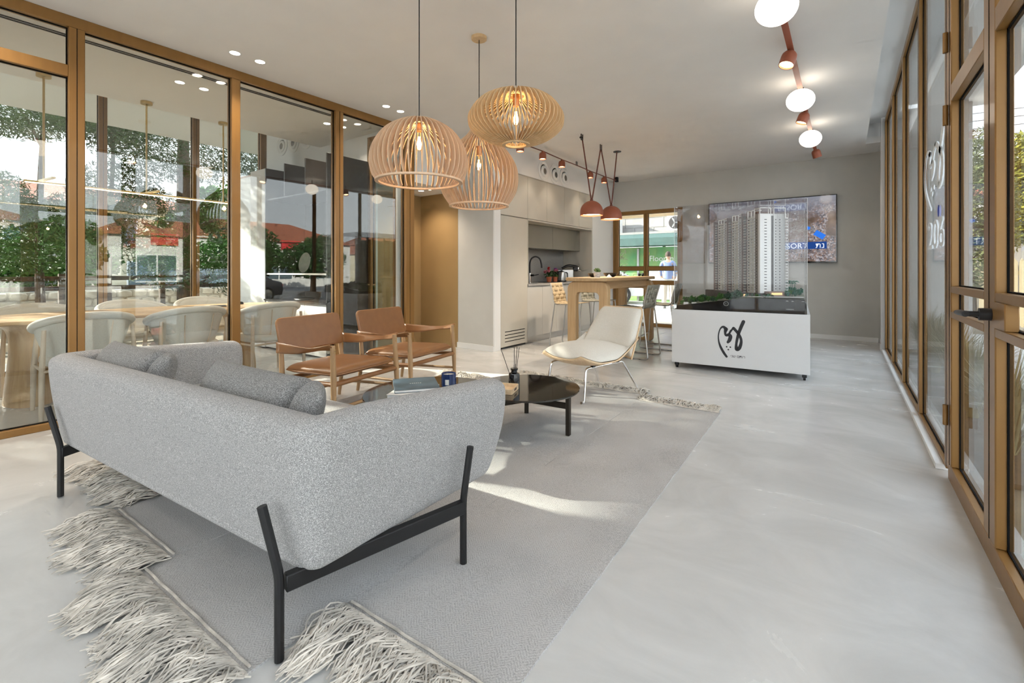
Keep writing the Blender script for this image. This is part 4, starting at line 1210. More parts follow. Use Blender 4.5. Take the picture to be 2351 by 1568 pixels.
# ------------------------------------------------------------------ architectural model on a wheeled plinth, under an acrylic case
AM = R(4.0)
A0 = (-1.67, 5.585)
pl = thing('model_plinth', 'white wheeled display plinth with a black calligraphic logo', 'display plinth', (A0[0], A0[1], 0.0), AM)
PW, PD = 1.385, 2.20
mb = MB(); t_ = 0.02
M_plw = mat('plinth_white', (0.70, 0.70, 0.70), 0.45, var=0.01)
for b in ((0, PW, 0, t_), (0, PW, PD-t_, PD), (0, t_, t_, PD-t_), (PW-t_, PW, t_, PD-t_)):
    q = MB(); q.box(b[0], b[1], b[2], b[3], 0.066, 0.69); q.build('side_panel', M_plw, pl, bevel=0.0015, seg=1, smooth=False)
q = MB(); q.box(t_, PW-t_, t_, PD-t_, 0.07, 0.09); q.build('bottom_panel', M_plw, pl, smooth=False)
q = MB(); q.box(t_, PW-t_, t_, PD-t_, 0.62, 0.64); q.build('deck_panel', M_gloss, pl, smooth=False)
for (cx_, cy_) in ((0.05, 0.05), (PW-0.05, 0.05), (0.05, PD-0.05), (PW-0.05, PD-0.05)):
    q = MB(); q.cyl((cx_-0.012, cy_, 0.026), (cx_+0.012, cy_, 0.026), 0.026, n=20)
    cs = q.build('caster', M_blackp, pl)
    q = MB(); q.box(cx_-0.022, cx_+0.022, cy_-0.028, cy_+0.02, 0.03, 0.066); q.build('caster_fork', M_black, cs, bevel=0.006, seg=2)
# logo on the front panel: strokes drawn in panel coordinates (x to the right, z up)
def px2(p):     # logo sketch units -> metres on the panel
    return ((p[0]-443)/1007*PW, 0.69 - (p[1]-(972+(p[0]-443)*0.046))/402*0.624)
M_ink = mat('black_vinyl', (0.02, 0.02, 0.024), 0.5)
def stroke(par, pts, ws, m_=None, M_=None, sc_=1.0, nm='logo_stroke', k=8):
    P = bez([(*px2(p), 0) for p in pts], k)
    W_ = []
    n = len(pts)-1
    for i in range(len(P)):
        s = i/(len(P)-1)*n; a = min(int(s), n-1); f_ = s-a
        W_.append((ws[a]*(1-f_)+ws[a+1]*f_)*PW/1007/2)
    P2 = [(p.x, p.y) for p in P]
    L, Rr = strip2d(P2, W_)
    # round ends
    def capv(c, a, b):
        out = []; r = (Vector(a)-Vector(c)); 
        for j in range(1, 6):
            an = PI*j/6; out.append(Vector(c) + Vector((r.x*math.cos(an)-r.y*math.sin(an), r.x*math.sin(an)+r.y*math.cos(an))))
        return out
    q = MB()
    n2 = len(L)
    vs_ = [(p.x, p.y, 0) for p in L] + [(p.x, p.y, 0) for p in Rr]
    fs = [(i, n2+i, n2+i+1, i+1) for i in range(n2-1)]
    c0 = capv(P2[0], L[0], Rr[0]); c1 = capv(P2[-1], Rr[-1], L[-1])
    b0 = len(vs_); vs_ += [(p.x, p.y, 0) for p in c0]; fs.append(tuple([0] + list(range(b0, b0+5)) + [n2]))
    b1 = len(vs_); vs_ += [(p.x, p.y, 0) for p in c1]; fs.append(tuple([2*n2-1] + list(range(b1, b1+5)) + [n2-1]))
    q.add(vs_, fs, M_ if M_ is not None else Matrix.Translation((0, -0.0012, 0)) @ FX)
    return q.build(nm, m_ or M_ink, par, smooth=False)
LOGO = [
    ([(1000, 1065), (980, 1110), (962, 1160), (948, 1225), (952, 1262), (972, 1250), (984, 1205), (972, 1165), (945, 1130), (928, 1112)], [26, 25, 22, 18, 30, 26, 20, 20, 22, 22]),
    ([(925, 1110), (908, 1135), (895, 1155)], [14, 12, 12]),
    ([(905, 1125), (893, 1150), (897, 1165)], [5, 5, 5]),
    ([(872, 1120), (866, 1145), (872, 1165), (892, 1160), (905, 1172), (898, 1198), (886, 1214)], [30, 18, 16, 26, 28, 28, 20]),
    ([(872, 1118), (850, 1103), (828, 1120), (815, 1165), (818, 1210), (832, 1250), (855, 1290), (876, 1318)], [26, 18, 10, 9, 12, 18, 20, 18]),
]
for pts, ws in LOGO: stroke(pl, pts, ws)
for (x, y) in ((877, 1247), (904, 1249), (889, 1267)):
    X_, Z_ = px2((x, y)); q = MB(); q.lathe([(0.001, 0), (0.0085, 0), (0.001, 0.0006)], 16, m=Matrix.Translation((X_, -0.0006, Z_)) @ FX); q.build('logo_dot', M_ink, pl)
X_, Z_ = px2((905, 1321)); text_mesh('logo_name', 'ינש םתור', 0.040, M_ink, pl, Matrix.Translation((X_, -0.0006, Z_)) @ FX, 0.0004)
# the same mark in grey on the side panel
q = MB()
mside = Matrix.Translation((PW+0.0012, 0.45, 0)) @ Matrix.Rotation(R(90), 4, 'Z') @ FX
M_inkg = mat('grey_vinyl', (0.45, 0.45, 0.46), 0.6)
for pts, ws in LOGO: stroke(pl, pts, ws, M_inkg, mside, nm='side_logo_stroke', k=5)

# acrylic case
ac = thing('display_case', 'clear acrylic case over the architectural tower model', 'display case', (A0[0], A0[1], 0.0), AM)
cx0, cx1, cy0, cy1, cz0, cz1 = 0.025, PW-0.025, 0.025, PD-0.025, 0.641, 1.905
for b in ((cx0, cx1, cy0, cy0+0.006, cz0, cz1), (cx0, cx1, cy1-0.006, cy1, cz0, cz1), (cx0, cx0+0.006, cy0+0.0065, cy1-0.0065, cz0, cz1), (cx1-0.006, cx1, cy0+0.0065, cy1-0.0065, cz0, cz1), (cx0, cx1, cy0, cy1, cz1, cz1+0.006)):
    q = MB(); q.box(*b); q.build('acrylic_sheet', M_acryl, ac, smooth=False)
M_edge = mat('acrylic_edge', (0.75, 0.78, 0.80), 0.15)
for (x, y) in ((cx0, cy0), (cx1, cy0), (cx1, cy1), (cx0, cy1)):
    q = MB(); q.box(x-0.002, x+0.002, y-0.002, y+0.002, cz0, cz1); q.build('edge', M_edge, ac, smooth=False)

# model: terrain block and towers
tm = thing('tower_model', 'scale model of white and brown residential towers on a black base', 'architectural model', (A0[0], A0[1], 0.0), AM)
q = MB()
def terr(x, y):
    return 0.735 + 0.11*min(1, max(0, (x-0.05)/0.75)) + 0.015*(y/PD)
nx, ny = 26, 34
X0, X1, Y0, Y1 = 0.045, PW-0.045, 0.045, PD-0.045
q.grid(lambda u, v: (X0+(X1-X0)*u, Y0+(Y1-Y0)*v, terr(X0+(X1-X0)*u, Y0+(Y1-Y0)*v)), nx, ny)
M_terr = mat('model_ground', (0.30, 0.30, 0.28), 0.8, var=0.5, vscale=7, var2=(0.10, 0.13, 0.06))
q.build('terrain', M_terr, tm)
sk = MB()
sk.grid(lambda u, v: (X0+(X1-X0)*u, Y0-0.001, 0.642+(terr(X0+(X1-X0)*u, Y0)-0.642)*v), nx, 2)
sk.grid(lambda u, v: (X0+(X1-X0)*u, Y1, 0.642+(terr(X0+(X1-X0)*u, Y1)-0.642)*v), nx, 2)
sk.grid(lambda u, v: (X0, Y0+(Y1-Y0)*u, 0.642+(terr(X0, Y0+(Y1-Y0)*u)-0.642)*v), nx, 2)
sk.grid(lambda u, v: (X1, Y0+(Y1-Y0)*u, 0.642+(terr(X1, Y0+(Y1-Y0)*u)-0.642)*v), nx, 2)
sk.build('black_rim', M_gloss, tm)
M_mk = mat('model_print', (0.6, 0.6, 0.58), 0.5)
q = MB(); q.ring([(0.026*math.cos(a*PI/12), 0.026*math.sin(a*PI/12)) for a in range(24)], [(0.022*math.cos(a*PI/12), 0.022*math.sin(a*PI/12)) for a in range(24)], 0, 0.0008, Matrix.Translation((0.585, Y0-0.0015, 0.775)) @ FX); q.build('round_emblem', M_mk, tm)
text_mesh('emblem_mark', '?', 0.03, M_mk, tm, Matrix.Translation((0.578, Y0-0.0025, 0.764)) @ FX, 0.0004)
q = MB(); q.box(1.17, 1.24, Y0-0.003, Y0-0.002, 0.735, 0.738); q.build('print_line', M_mk, tm, smooth=False)
for (x, wd) in ((1.17, 0.02), (1.22, 0.02), (1.31, 0.025)):
    q = MB(); q.box(x, x+wd, Y0-0.003, Y0-0.002, 0.822, 0.827); q.build('print_line', M_mk, tm, smooth=False)
# local axes of the tower slab (world long facade from (-1.54,7.02) to (-.80,6.19))
Minv = (Matrix.Translation((A0[0], A0[1], 0)) @ Matrix.Rotation(AM, 4, 'Z')).inverted()
pA = Minv @ Vector((-1.50, 6.98, 0)); pB = Minv @ Vector((-0.80, 6.17, 0)); pC = Minv @ Vector((-0.56, 6.36, 0))
ux = (pB-pA).normalized(); uy = (pC-pB); uy = (uy - ux*uy.dot(ux)).normalized()
LL = (pB-pA).length; TD = 0.30
TM = Matrix(((ux.x, uy.x, 0, pA.x), (ux.y, uy.y, 0, pA.y), (0, 0, 1, 0), (0, 0, 0, 1)))   # x along facade, y into depth
zb, zt, NF = 0.88, 1.77, 26
fh = (zt-zb)/NF
mod = LL/3
TB = {}
def tb(k):
    if k not in TB: TB[k] = MB()
    return TB[k]
for i in range(3):
    x0 = i*mod; step = -0.012*i; rise = 0.018*i
    top = zt + rise
    s1, s2, s3 = x0+mod*0.38, x0+mod*0.76, x0+mod
    # brown bay
    tb('brown').box(x0, s1, step-0.002, TD, zb, top+0.015, TM); tb('brown').box(x0, x0+mod*0.05, step-0.004, TD, zb, top+0.06, TM); tb('brown').box(s1-mod*0.07, s1, step-0.004, TD, zb, top+0.07, TM)
    tb('dark').box(x0+mod*0.15, s1-mod*0.12, step-0.0035, TD, zb, top+0.01, TM)
    # glazed balcony bay
    tb('glass').box(s1, s2, step+0.012, TD, zb, top, TM)
    # plain bay
    tb('grey').box(s2, s3, step+0.004, TD, zb, top+0.02, TM)
    for f_ in range(NF+1):
        z = zb + f_*fh
        tb('slab').box(x0+mod*0.13, s1-mod*0.10, step-0.009, step+0.01, z, z+fh*0.26, TM)
        tb('slab').box(s1-0.002, s2+0.004, step-0.010, step+0.02, z, z+fh*0.22, TM)
        tb('rail').box(s1, s2, step-0.0105, step-0.009, z+fh*0.22, z+fh*0.5, TM)
        if f_ < NF:
            for xx in (s2+(s3-s2)*0.25,):
                tb('win').box(xx, xx+0.008, step+0.002, step+0.006, z+fh*0.3, z+fh*0.8, TM)
    for xx in (s1, (s1+s2)/2, s2):
        tb('white').box(xx-0.003, xx+0.003, step-0.008, step+0.0, zb, top+0.07, TM)
    tb('white').box(s1, s2, step-0.008, step-0.002, top+0.062, top+0.072, TM); tb('white').box(s1, s2, step+0.08, step+0.086, top+0.062, top+0.072, TM)
    tb('white').box(s2, s3, step, step+0.006, top+0.07, top+0.08, TM)
# end facade: white, two slim bays with small windows
xe = LL
for (a, b, off) in ((0.0, 0.115, 0.012), (0.15, TD, 0.0)):
    tb('white').box(xe-0.02, xe+off, a-0.024, b, zb-0.02, zt+0.05, TM)
    for f_ in range(NF):
        z = zb + f_*fh + fh*0.35
        if a == 0.0: tb('win').box(xe+off-0.002, xe+off+0.001, 0.03, 0.06, z, z+fh*0.28, TM)
        else:
            for yy in (0.175, 0.225):
                tb('win').box(xe+off-0.002, xe+off+0.001, yy, yy+0.012, z, z+fh*0.35, TM)
tb('dark').box(xe-0.02, xe+0.004, 0.115, 0.15, zb, zt+0.03, TM)
for (a, b) in ((-0.024, 0.115), (0.15, TD)):
    for yy in (a, b-0.006):
        tb('white').box(xe+0.0, xe+0.008, yy, yy+0.006, zt, zt+0.125, TM)
    tb('white').box(xe+0.0, xe+0.008, a, b, zt+0.118, zt+0.126, TM)
    tb('white').box(xe-0.10, xe-0.092, a, a+0.006, zt, zt+0.125, TM); tb('white').box(xe-0.10, xe+0.008, a, a+0.006, zt+0.118, zt+0.126, TM)
for f_ in range(NF+1):
    tb('white').box(xe-0.06, xe+0.012, TD, TD+0.03, zb+f_*fh, zb+f_*fh+fh*0.22, TM)
for (xx, yy) in ((xe-0.06, TD+0.026), (xe+0.008, TD+0.026), (xe-0.026, TD+0.026)):
    tb('white').box(xx, xx+0.004, yy, yy+0.004, zb, zt+0.06, TM)
for (k, nm, m_, st_) in (('brown', 'brown_bay', M_modelb, 0), ('dark', 'dark_recess', M_modeld, 0), ('glass', 'glazed_bay', M_modelg, 0), ('grey', 'plain_bay', mat('model_grey', (0.42, 0.41, 0.40), 0.6), 0), ('slab', 'balcony_slabs', mat('model_slab', (0.46, 0.43, 0.37), 0.5), 1), ('rail', 'balcony_rails', mat('model_rail', (0.55, 0.55, 0.48), 0.2), 1), ('win', 'small_windows', M_modeld, 1), ('white', 'white_frame', M_modelw, 1)):
    o = TB[k].build(nm, m_, tm, smooth=False); o['kind'] = 'stuff'
q = MB(); q.box(-0.05, LL+0.02, -0.10, TD+0.05, 0.79, zb, TM); q.build('podium', mat('podium_dark', (0.09, 0.08, 0.08), 0.5, var=0.4, vscale=40), tm, smooth=False)
q = MB(); q.box(LL+0.0, LL+0.10, 0.03, 0.22, 0.80, 0.905, TM); q.build('shop_box', mat('model_shop', (0.25, 0.16, 0.12), 0.5), tm, bevel=0.002, seg=1)
M_shopl = emission('model_shop_light', (1.0, 0.66, 0.30), 0.9)
for xx in (0.62, 0.72, 0.82):
    q = MB(); q.box(LL*xx, LL*xx+0.05, -0.102, -0.1005, 0.83, 0.862, TM); q.build('shop_light', M_shopl, tm, smooth=False)
q = MB(); q.box(LL+0.1005, LL+0.102, 0.06, 0.19, 0.865, 0.89, TM); q.build('shop_light', M_shopl, tm, smooth=False)
# model trees
M_mt = [mat('model_tree_%s' % n_, c, 0.8, var=0.5, vscale=60) for n_, c in (('green', (0.05, 0.16, 0.025)), ('dark', (0.02, 0.07, 0.03)), ('teal', (0.03, 0.15, 0.09)))]
def mini_tree(x, y, r, m_, palm=False, seed=0):
    rnd = random.Random(seed); z = terr(x, y)
    q = MB()
    if palm:
        q.cyl((x, y, z), (x, y, z+r*4.0), 0.003, n=6)
        for k in range(9):
            a = k*2*PI/9 + rnd.random(); t0 = Vector((x, y, z+r*4.0)); d = Vector((math.cos(a), math.sin(a), 0))
            q.tube([t0, t0+d*r*0.6+Vector((0, 0, r*0.35)), t0+d*r*1.2-Vector((0, 0, r*0.1))], [0.004, 0.007, 0.001], 5)
    else:
        for k in range(46):
            d = Vector((rnd.gauss(0, 1), rnd.gauss(0, 1), rnd.gauss(0, 1))).normalized()*rnd.uniform(0.5, 1)*r
            c = Vector((x, y, z+r*1.05)) + d; s = r*0.34; e = Vector((rnd.gauss(0, 1), rnd.gauss(0, 1), rnd.gauss(0, 1))).normalized(); f2 = e.orthogonal().normalized()
            q.add([c-e*s, c+f2*s, c+e*s, c-f2*s], [(0, 1, 2, 3)])
        q.cyl((x, y, z), (x, y, z+r), 0.003, n=5)
    q.build('model_tree', m_, tm, ang=180)
rnd = random.Random(5)
for k in range(34):
    x = rnd.uniform(0.09, 0.70); y = rnd.uniform(0.08, 0.55)
    mini_tree(x, y, rnd.uniform(0.022, 0.045), M_mt[k % 2], seed=k)
for k in range(14):
    mini_tree(rnd.uniform(1.08, 1.30), rnd.uniform(0.55, 1.3), rnd.uniform(0.025, 0.045), M_mt[2 if k % 3 else 0], seed=50+k)
for k in range(7):
    mini_tree(rnd.uniform(1.10, 1.31), rnd.uniform(0.5, 1.0), rnd.uniform(0.032, 0.042), M_mt[2], True, 80+k)
for k in range(9):
    mini_tree(rnd.uniform(0.72, 1.05), rnd.uniform(0.10, 0.30), rnd.uniform(0.014, 0.022), M_mt[k % 3], seed=120+k)
q = MB(); q.prism([(0.75, 0.06), (1.33, 0.06), (1.33, 0.32), (1.0, 0.22)], 0.858, 0.862); q.build('model_road', mat('model_road', (0.45, 0.45, 0.44), 0.7), tm, smooth=False)
for k in range(3):
    q = MB(); q.box(0.12+0.09*k, 0.17+0.09*k, 0.07, 0.10, 0.745, 0.775); q.build('model_hut', M_modelw, tm, smooth=False)
# ------------------------------------------------------------------ lights
def pt(name, loc, energy, col, size=0.03, par=None):
    l = bpy.data.lights.new(name, 'POINT'); l.energy = energy; l.color = col; l.shadow_soft_size = size
    o = bpy.data.objects.new(name, l); link(o, par); o.location = loc; return o
def spot(name, loc, energy, col, ang=110, blend=0.8, par=None, rot=(0, 0, 0), size=0.04):
    l = bpy.data.lights.new(name, 'SPOT'); l.energy = energy; l.color = col; l.spot_size = R(ang); l.spot_blend = blend; l.shadow_soft_size = size
    o = bpy.data.objects.new(name, l); link(o, par); o.location = loc; o.rotation_euler = rot; return o
WARM = (1.0, 0.86, 0.70)
# ---- three slatted wooden pendants
def slat_pendant(label, loc, prof, nsl, wd, th, mat_, zsock, cord_top, canopy):
    """prof: list of (r, z) from the top ring down to the bottom ring, z relative to loc"""
    t = thing('pendant_lamp', label, 'pendant lamp', loc, 0, 'slatted wooden pendant lamps')
    P = bez([(r, 0, z) for r, z in prof], 7)
    mb = MB(); hw = wd/2
    vs_ = []; n = len(P)
    for i in range(n):
        a = P[max(0, i-1)]; b = P[min(n-1, i+1)]; d = (b-a).normalized(); nr_ = Vector((d.z, 0, -d.x))
        if nr_.x < 0: nr_ = -nr_
        for (o_, s_) in ((-wd, -th), (-wd, th), (0, th), (0, -th)):
            vs_.append(P[i] + nr_*o_ + Vector((0, s_/2, 0)))
    fs = []
    for i in range(n-1):
        for k in range(4): fs.append((i*4+k, i*4+(k+1) % 4, (i+1)*4+(k+1) % 4, (i+1)*4+k))
    fs += [(0, 1, 2, 3), tuple((n-1)*4+k for k in (3, 2, 1, 0))]
    mb.add(vs_, fs)
    me = mb.mesh('slat', mat_, ang=40)
    for k in range(nsl):
        o = bpy.data.objects.new('slat', me); link(o, t); o.rotation_euler = (0, 0, 2*PI*k/nsl)
    for (r, z), nm in ((prof[0], 'top_ring'), (prof[-1], 'bottom_ring')):
        q = MB(); q.lathe([(r-0.016, z-0.005), (r+0.006, z-0.005), (r+0.006, z+0.007), (r-0.016, z+0.007)], 56, closed=True); q.build(nm, mat_, t)
    q = MB(); q.lathe([(0.001, prof[0][1]+0.008), (prof[0][0]*0.9, prof[0][1]+0.008), (prof[0][0]*0.9, prof[0][1]+0.0), (0.001, prof[0][1])], 32); q.build('top_disc', mat_, t)
    q = MB(); q.cyl((0, 0, zsock), (0, 0, zsock+0.075), 0.021, n=20); q.build('socket', mat('antique_socket_%d' % nsl, (0.45, 0.22, 0.10), 0.3, 0.8), t)
    q = MB(); q.tube([(0, 0, zsock+0.07), (0, 0, cord_top)], 0.0035, 8); q.build('cord', M_blackp, t)
    if canopy:
        q = MB(); q.lathe([(0.001, cord_top-0.025), (0.058, cord_top-0.025), (0.062, cord_top-0.021), (0.062, cord_top), (0.001, cord_top)], 32); q.build('canopy', M_slat, t)
    b = MB(); b.lathe([(0.012, 0.0), (0.014, -0.02), (0.026, -0.06), (0.030, -0.085), (0.026, -0.108), (0.012, -0.122), (0.001, -0.124)], 24, c=(0, 0, zsock)); bo = b.build('bulb', M_bulbg, t)
    f_ = MB()
    for k in range(6):
        a = k*PI/3; f_.tube([(0.006*math.cos(a), 0.006*math.sin(a), zsock-0.035), (0.012*math.cos(a+0.4), 0.012*math.sin(a+0.4), zsock-0.095)], 0.0016, 6)
    f_.build('filament', M_bulb, bo)
    pt('bulb_light', (0, 0, zsock-0.07), 2.8, (1.0, 0.74, 0.45), 0.02, t)
    return t
Rw = 0.309
slat_pendant('dome-shaped slatted wood pendant with wide open bottom, lowest over the sofa side', (-2.20, 2.05, 0), [(0.030, 2.115), (0.12, 2.095), (0.225, 2.03), (0.292, 1.93), (Rw, 1.84), (0.297, 1.765), (0.268, 1.715)], 46, 0.030, 0.0055, M_slatp, 2.035, CH, True)
slat_pendant('tall onion-shaped slatted wood pendant hanging behind the other two', (-2.403, 2.889, 0), [(0.030, 2.44), (0.045, 2.40), (0.055, 2.33), (0.10, 2.245), (0.20, 2.15), (0.29, 2.02), (0.318, 1.90), (0.30, 1.78), (0.235, 1.672)], 44, 0.030, 0.0055, M_slatp, 2.08, CH, True)
slat_pendant('flat saucer-shaped slatted wood pendant, highest of the three', (-1.70, 2.41, 0), [(0.055, 2.285), (0.13, 2.275), (0.235, 2.225), (0.295, 2.15), (0.306, 2.10), (0.285, 2.045), (0.20, 1.985), (0.082, 1.953)], 52, 0.028, 0.005, M_slat, 2.195, CH, True)

# ---- recessed downlights
def downlight(loc, label, group, en=24, k=1.0):
    t = thing('downlight', label, 'downlight', loc, 0, group)
    q = MB(); q.lathe([(0.040, -0.001), (0.052, -0.001), (0.052, 0.003), (0.040, 0.003)], 32, closed=True); q.build('trim_ring', M_white, t)
    q = MB(); q.lathe([(0.001, -0.0005), (0.0405, -0.0005), (0.0405, 0.002), (0.001, 0.002)], 28); q.build('lens', M_down, t)
    spot('downlight_beam', (0, 0, -0.012), en, WARM, 125, 0.9, t)
    return t
for (x, y, nm) in ((-4.305, 1.864, 'first of four along the glass partition'), (-4.30, 2.075, 'second of four along the glass partition'), (-4.287, 3.485, 'third of four along the glass partition'), (-4.287, 3.696, 'fourth of four along the glass partition')):
    downlight((x, y, CH), 'small round recessed downlight, %s' % nm, 'downlights along the partition')
for (x, y, nm) in ((-5.425, 1.831, 'first of four'), (-5.425, 2.047, 'second of four'), (-5.41, 3.45, 'third of four'), (-5.375, 3.658, 'fourth of four')):
    downlight((x, y, CH), 'round recessed downlight in the meeting room ceiling, %s' % nm, 'downlights in the meeting room', 28)
for (x, y, nm) in ((-5.10, 4.79, 'deeper inside'), (-4.92, 4.78, 'nearer the opening')):
    downlight((x, y, 2.33), 'round recessed downlight in the ochre corridor, %s' % nm, 'downlights in the corridor', 16)
# unseen downlights added behind the camera for more room light
for (x, y, nm) in ((-4.3, 0.3, 'first'), (-4.3, 0.5, 'second'), (-4.3, -1.2, 'third'), (-4.3, -1.4, 'fourth')):
    downlight((x, y, CH), 'added unseen downlight in the rear part of the room, %s from the sofa' % nm, 'added downlights in the rear of the room')

# ---- terracotta dome pendants on leather straps over the bar table
def strap(par, a, b, w_=0.036, th=0.004, nm='strap', m_=None, up=(1, 0, 0)):
    q = MB(); q.bar(a, b, th, w_, up) if False else q.bar(a, b, w_, th, up)
    return q.build(nm, m_ or M_strap, par, bevel=0.001, seg=1)
sl = thing('strap_lamp', 'pair of terracotta dome lamps slung on oxblood leather straps over the bar table', 'pendant lamp', (0, 0, 0))
mts = [Vector((-2.957, 5.779, CH)), Vector((-2.97, 6.423, CH)), Vector((-2.935, 6.953, CH))]
doms = [Vector((-2.95, 6.065, 2.152)), Vector((-2.95, 6.755, 2.156))]
for k, d in enumerate(doms):
    prof = [(0.001, 0.0)] + [(0.163*math.sin(R(a)), -0.165*(1-math.cos(R(a)))) for a in range(10, 91, 10)] + [(0.163, -0.212), (0.158, -0.212), (0.158, -0.17)] + [(0.157*math.sin(R(a)), -0.165+0.157*math.cos(R(a))) for a in range(80, 0, -20)] + [(0.001, -0.010)]
    q = MB(); q.lathe(prof, 48, c=d); sh = q.build('dome_shade', M_terra, sl, ang=50)
    q = MB(); q.lathe([(0.001, -0.190), (0.150, -0.190), (0.150, -0.180), (0.001, -0.180)], 40, c=d); q.build('diffuser', M_led, sh)
    q = MB(); q.cyl(d - Vector((0, 0, 0.003)), d + Vector((0, 0, 0.018)), 0.022, n=20); q.build('cap', M_strap, sl)
    for m0 in (mts[k], mts[k+1]):
        off = Vector((0, -0.014 if m0 is mts[k] else 0.014, 0.012))
        strap(sl, d+off, m0 + Vector((0, 0.012 if m0 is mts[k] else -0.012, -0.07 if m0 is not mts[2] else -0.006)))
    spot('dome_beam', tuple(d - Vector((0, 0, 0.205))), 35, WARM, 140, 0.7, sl)
for m0 in mts[:2]:
    for sx_ in (-1, 1):
        q = MB(); q.box(m0.x-0.006, m0.x+0.006, m0.y+sx_*0.022-0.004, m0.y+sx_*0.022+0.004, CH-0.085, CH); q.build('bracket', M_black, sl, smooth=False)
    q = MB(); q.box(m0.x-0.006, m0.x+0.006, m0.y-0.026, m0.y+0.026, CH-0.085, CH-0.077); q.build('bracket', M_black, sl, smooth=False)
q = MB(); q.cyl((mts[2].x, mts[2].y, CH-0.008), (mts[2].x, mts[2].y, CH), 0.062, n=32); q.build('canopy', M_black, sl)
q = MB(); q.cyl((mts[0].x, mts[0].y-0.03, CH-0.06), (mts[0].x, mts[0].y-0.03, CH-0.045), 0.02, n=16); q.build('cord_grip', M_black, sl)

# ---- strap with small terracotta spots in front of the kitchen
def spot_head(par, p, aim=(0, 0, -1), r=0.05, h=0.105, en=7, k=0, nm='spot_head'):
    d = Vector(aim).normalized(); Mx = Matrix.Translation(p) @ d.to_track_quat('-Z', 'Y').to_matrix().to_4x4()
    prof = [(0.001, 0.0), (0.018, 0.0), (0.022, -0.014), (r*0.75, -0.022), (r*0.95, -0.04), (r, -0.06), (r, -h), (r*0.92, -h), (r*0.9, -h+0.02), (0.001, -h+0.02)]
    q = MB(); q.lathe(prof, 28, m=Mx); o = q.build(nm, M_terra, par, ang=50)
    q = MB(); q.lathe([(0.001, -h+0.018), (r*0.9, -h+0.018), (r*0.9, -h+0.016), (0.001, -h+0.016)], 24, m=Mx); q.build('lens', M_led, o)
    e = Mx @ Vector((0, 0, -h-0.002)); spot('spot_beam', tuple(e), en, WARM, 95, 0.8, par, d.to_track_quat('-Z', 'Y').to_euler())
    return o
ks = thing('strap_spotlights', 'oxblood strap with a row of terracotta spotlights above the kitchen', 'spotlight rail', (0, 0, 0))
kp = [Vector((-3.75, 5.25, 2.975)), Vector((-3.75, 5.42, 2.965)), Vector((-3.75, 6.026, 2.975)), Vector((-3.75, 6.617, 2.962)), Vector((-3.775, 7.18, 2.975)), Vector((-3.75, 7.654, 2.955)), Vector((-3.75, 8.253, 2.958)), Vector((-3.752, 8.86, 2.975))]
for a, b in zip(kp[:-1], kp[1:]):
    strap(ks, a, b, 0.012, 0.014, 'strap')
for p in (kp[1], kp[2], kp[3], kp[5], kp[6]): spot_head(ks, p - Vector((0, 0, 0.004)), r=0.055, h=0.12)
for p in (kp[4],):
    for s_ in (-1, 1):
        q = MB(); q.box(p.x-0.005, p.x+0.005, p.y+s_*0.02-0.0035, p.y+s_*0.02+0.0035, CH-0.075, CH); q.build('bracket', M_black, ks, smooth=False)
q = MB(); q.box(kp[7].x-0.03, kp[7].x+0.03, kp[7].y-0.03, kp[7].y+0.03, CH-0.10, CH); q.build('end_box', M_black, ks, bevel=0.003, seg=1)

# ---- globe lights on a strap along the window side
gs = thing('globe_light_strap', 'ceiling strap with opal globes and terracotta spots along the window wall', 'ceiling light', (0, 0, 0))
GY = [3.42, 5.42, 7.08]; SY = [4.43, 6.22, 8.20]
gx = -0.357; zs = 2.955
seq = sorted([(y, 'g') for y in GY + [1.4, -0.7]] + [(y, 's') for y in SY + [2.4, 0.3]])
for (a, _), (b, _2) in zip(seq[:-1], seq[1:]):
    strap(gs, (gx, a, zs), (gx, b, zs), 0.045, 0.006, 'strap', M_strapt if False else M_terra, (0, 0, 1))
for y in GY + [1.4, -0.7]:
    q = MB(); q.lathe([(0.125*math.sin(R(a)), 0.107*math.cos(R(a))) if 0 < a < 180 else (0.001, 0.107*math.cos(R(a))) for a in range(0, 181, 9)], 40, c=(gx, y, 2.845)); q.build('globe', M_globe, gs)
    q = MB(); q.cyl((gx, y, 2.945), (gx, y, 2.965), 0.03, n=16); q.build('globe_cap', M_black, gs)
    q = MB(); q.cyl((gx, y, 2.96), (gx, y, CH), 0.008, n=10); q.build('hanger', M_black, gs)
for k, y in enumerate(SY + [2.4, 0.3]):
    q = MB(); q.cyl((gx, y, 2.95), (gx, y, CH), 0.008, n=10); q.build('hanger', M_black, gs)
    spot_head(gs, Vector((gx, y, 2.955)), [(-0.25, -0.3, -1), (-0.35, -0.1, -1), (0.25, 0.25, -1), (-0.3, 0, -1), (0.2, 0, -1)][k], r=0.058, h=0.135, en=8)
# ------------------------------------------------------------------ meeting room
mt = thing('meeting_table', 'long oval oak meeting table on solid tapered legs', 'table', (-5.80, 1.55, 0))
def oval(a, b, n=56, e=2.6):
    return [(a*math.copysign(abs(math.cos(t))**(2/e), math.cos(t)), b*math.copysign(abs(math.sin(t))**(2/e), math.sin(t))) for t in [2*PI*k/n for k in range(n)]]
mb = MB(); mb.prism(oval(0.52, 1.55), 0.712, 0.742); mb.build('table_top', M_oaky, mt, bevel=0.008, seg=2)
for yy in (-0.72, 1.0):
    q = MB(); prof = [(0.19, 0.0), (0.185, 0.10), (0.15, 0.45), (0.17, 0.62), (0.26, 0.711)]
    q.grid(lambda u, v: (bez([(r, 0, z) for r, z in prof], 5)[int(v*20)].x*1.35*math.cos(2*PI*u), yy + bez([(r, 0, z) for r, z in prof], 5)[int(v*20)].x*0.85*math.sin(2*PI*u), bez([(r, 0, z) for r, z in prof], 5)[int(v*20)].z), 28, 21, closeu=True)
    q.build('pedestal', M_oak, mt, ang=60)
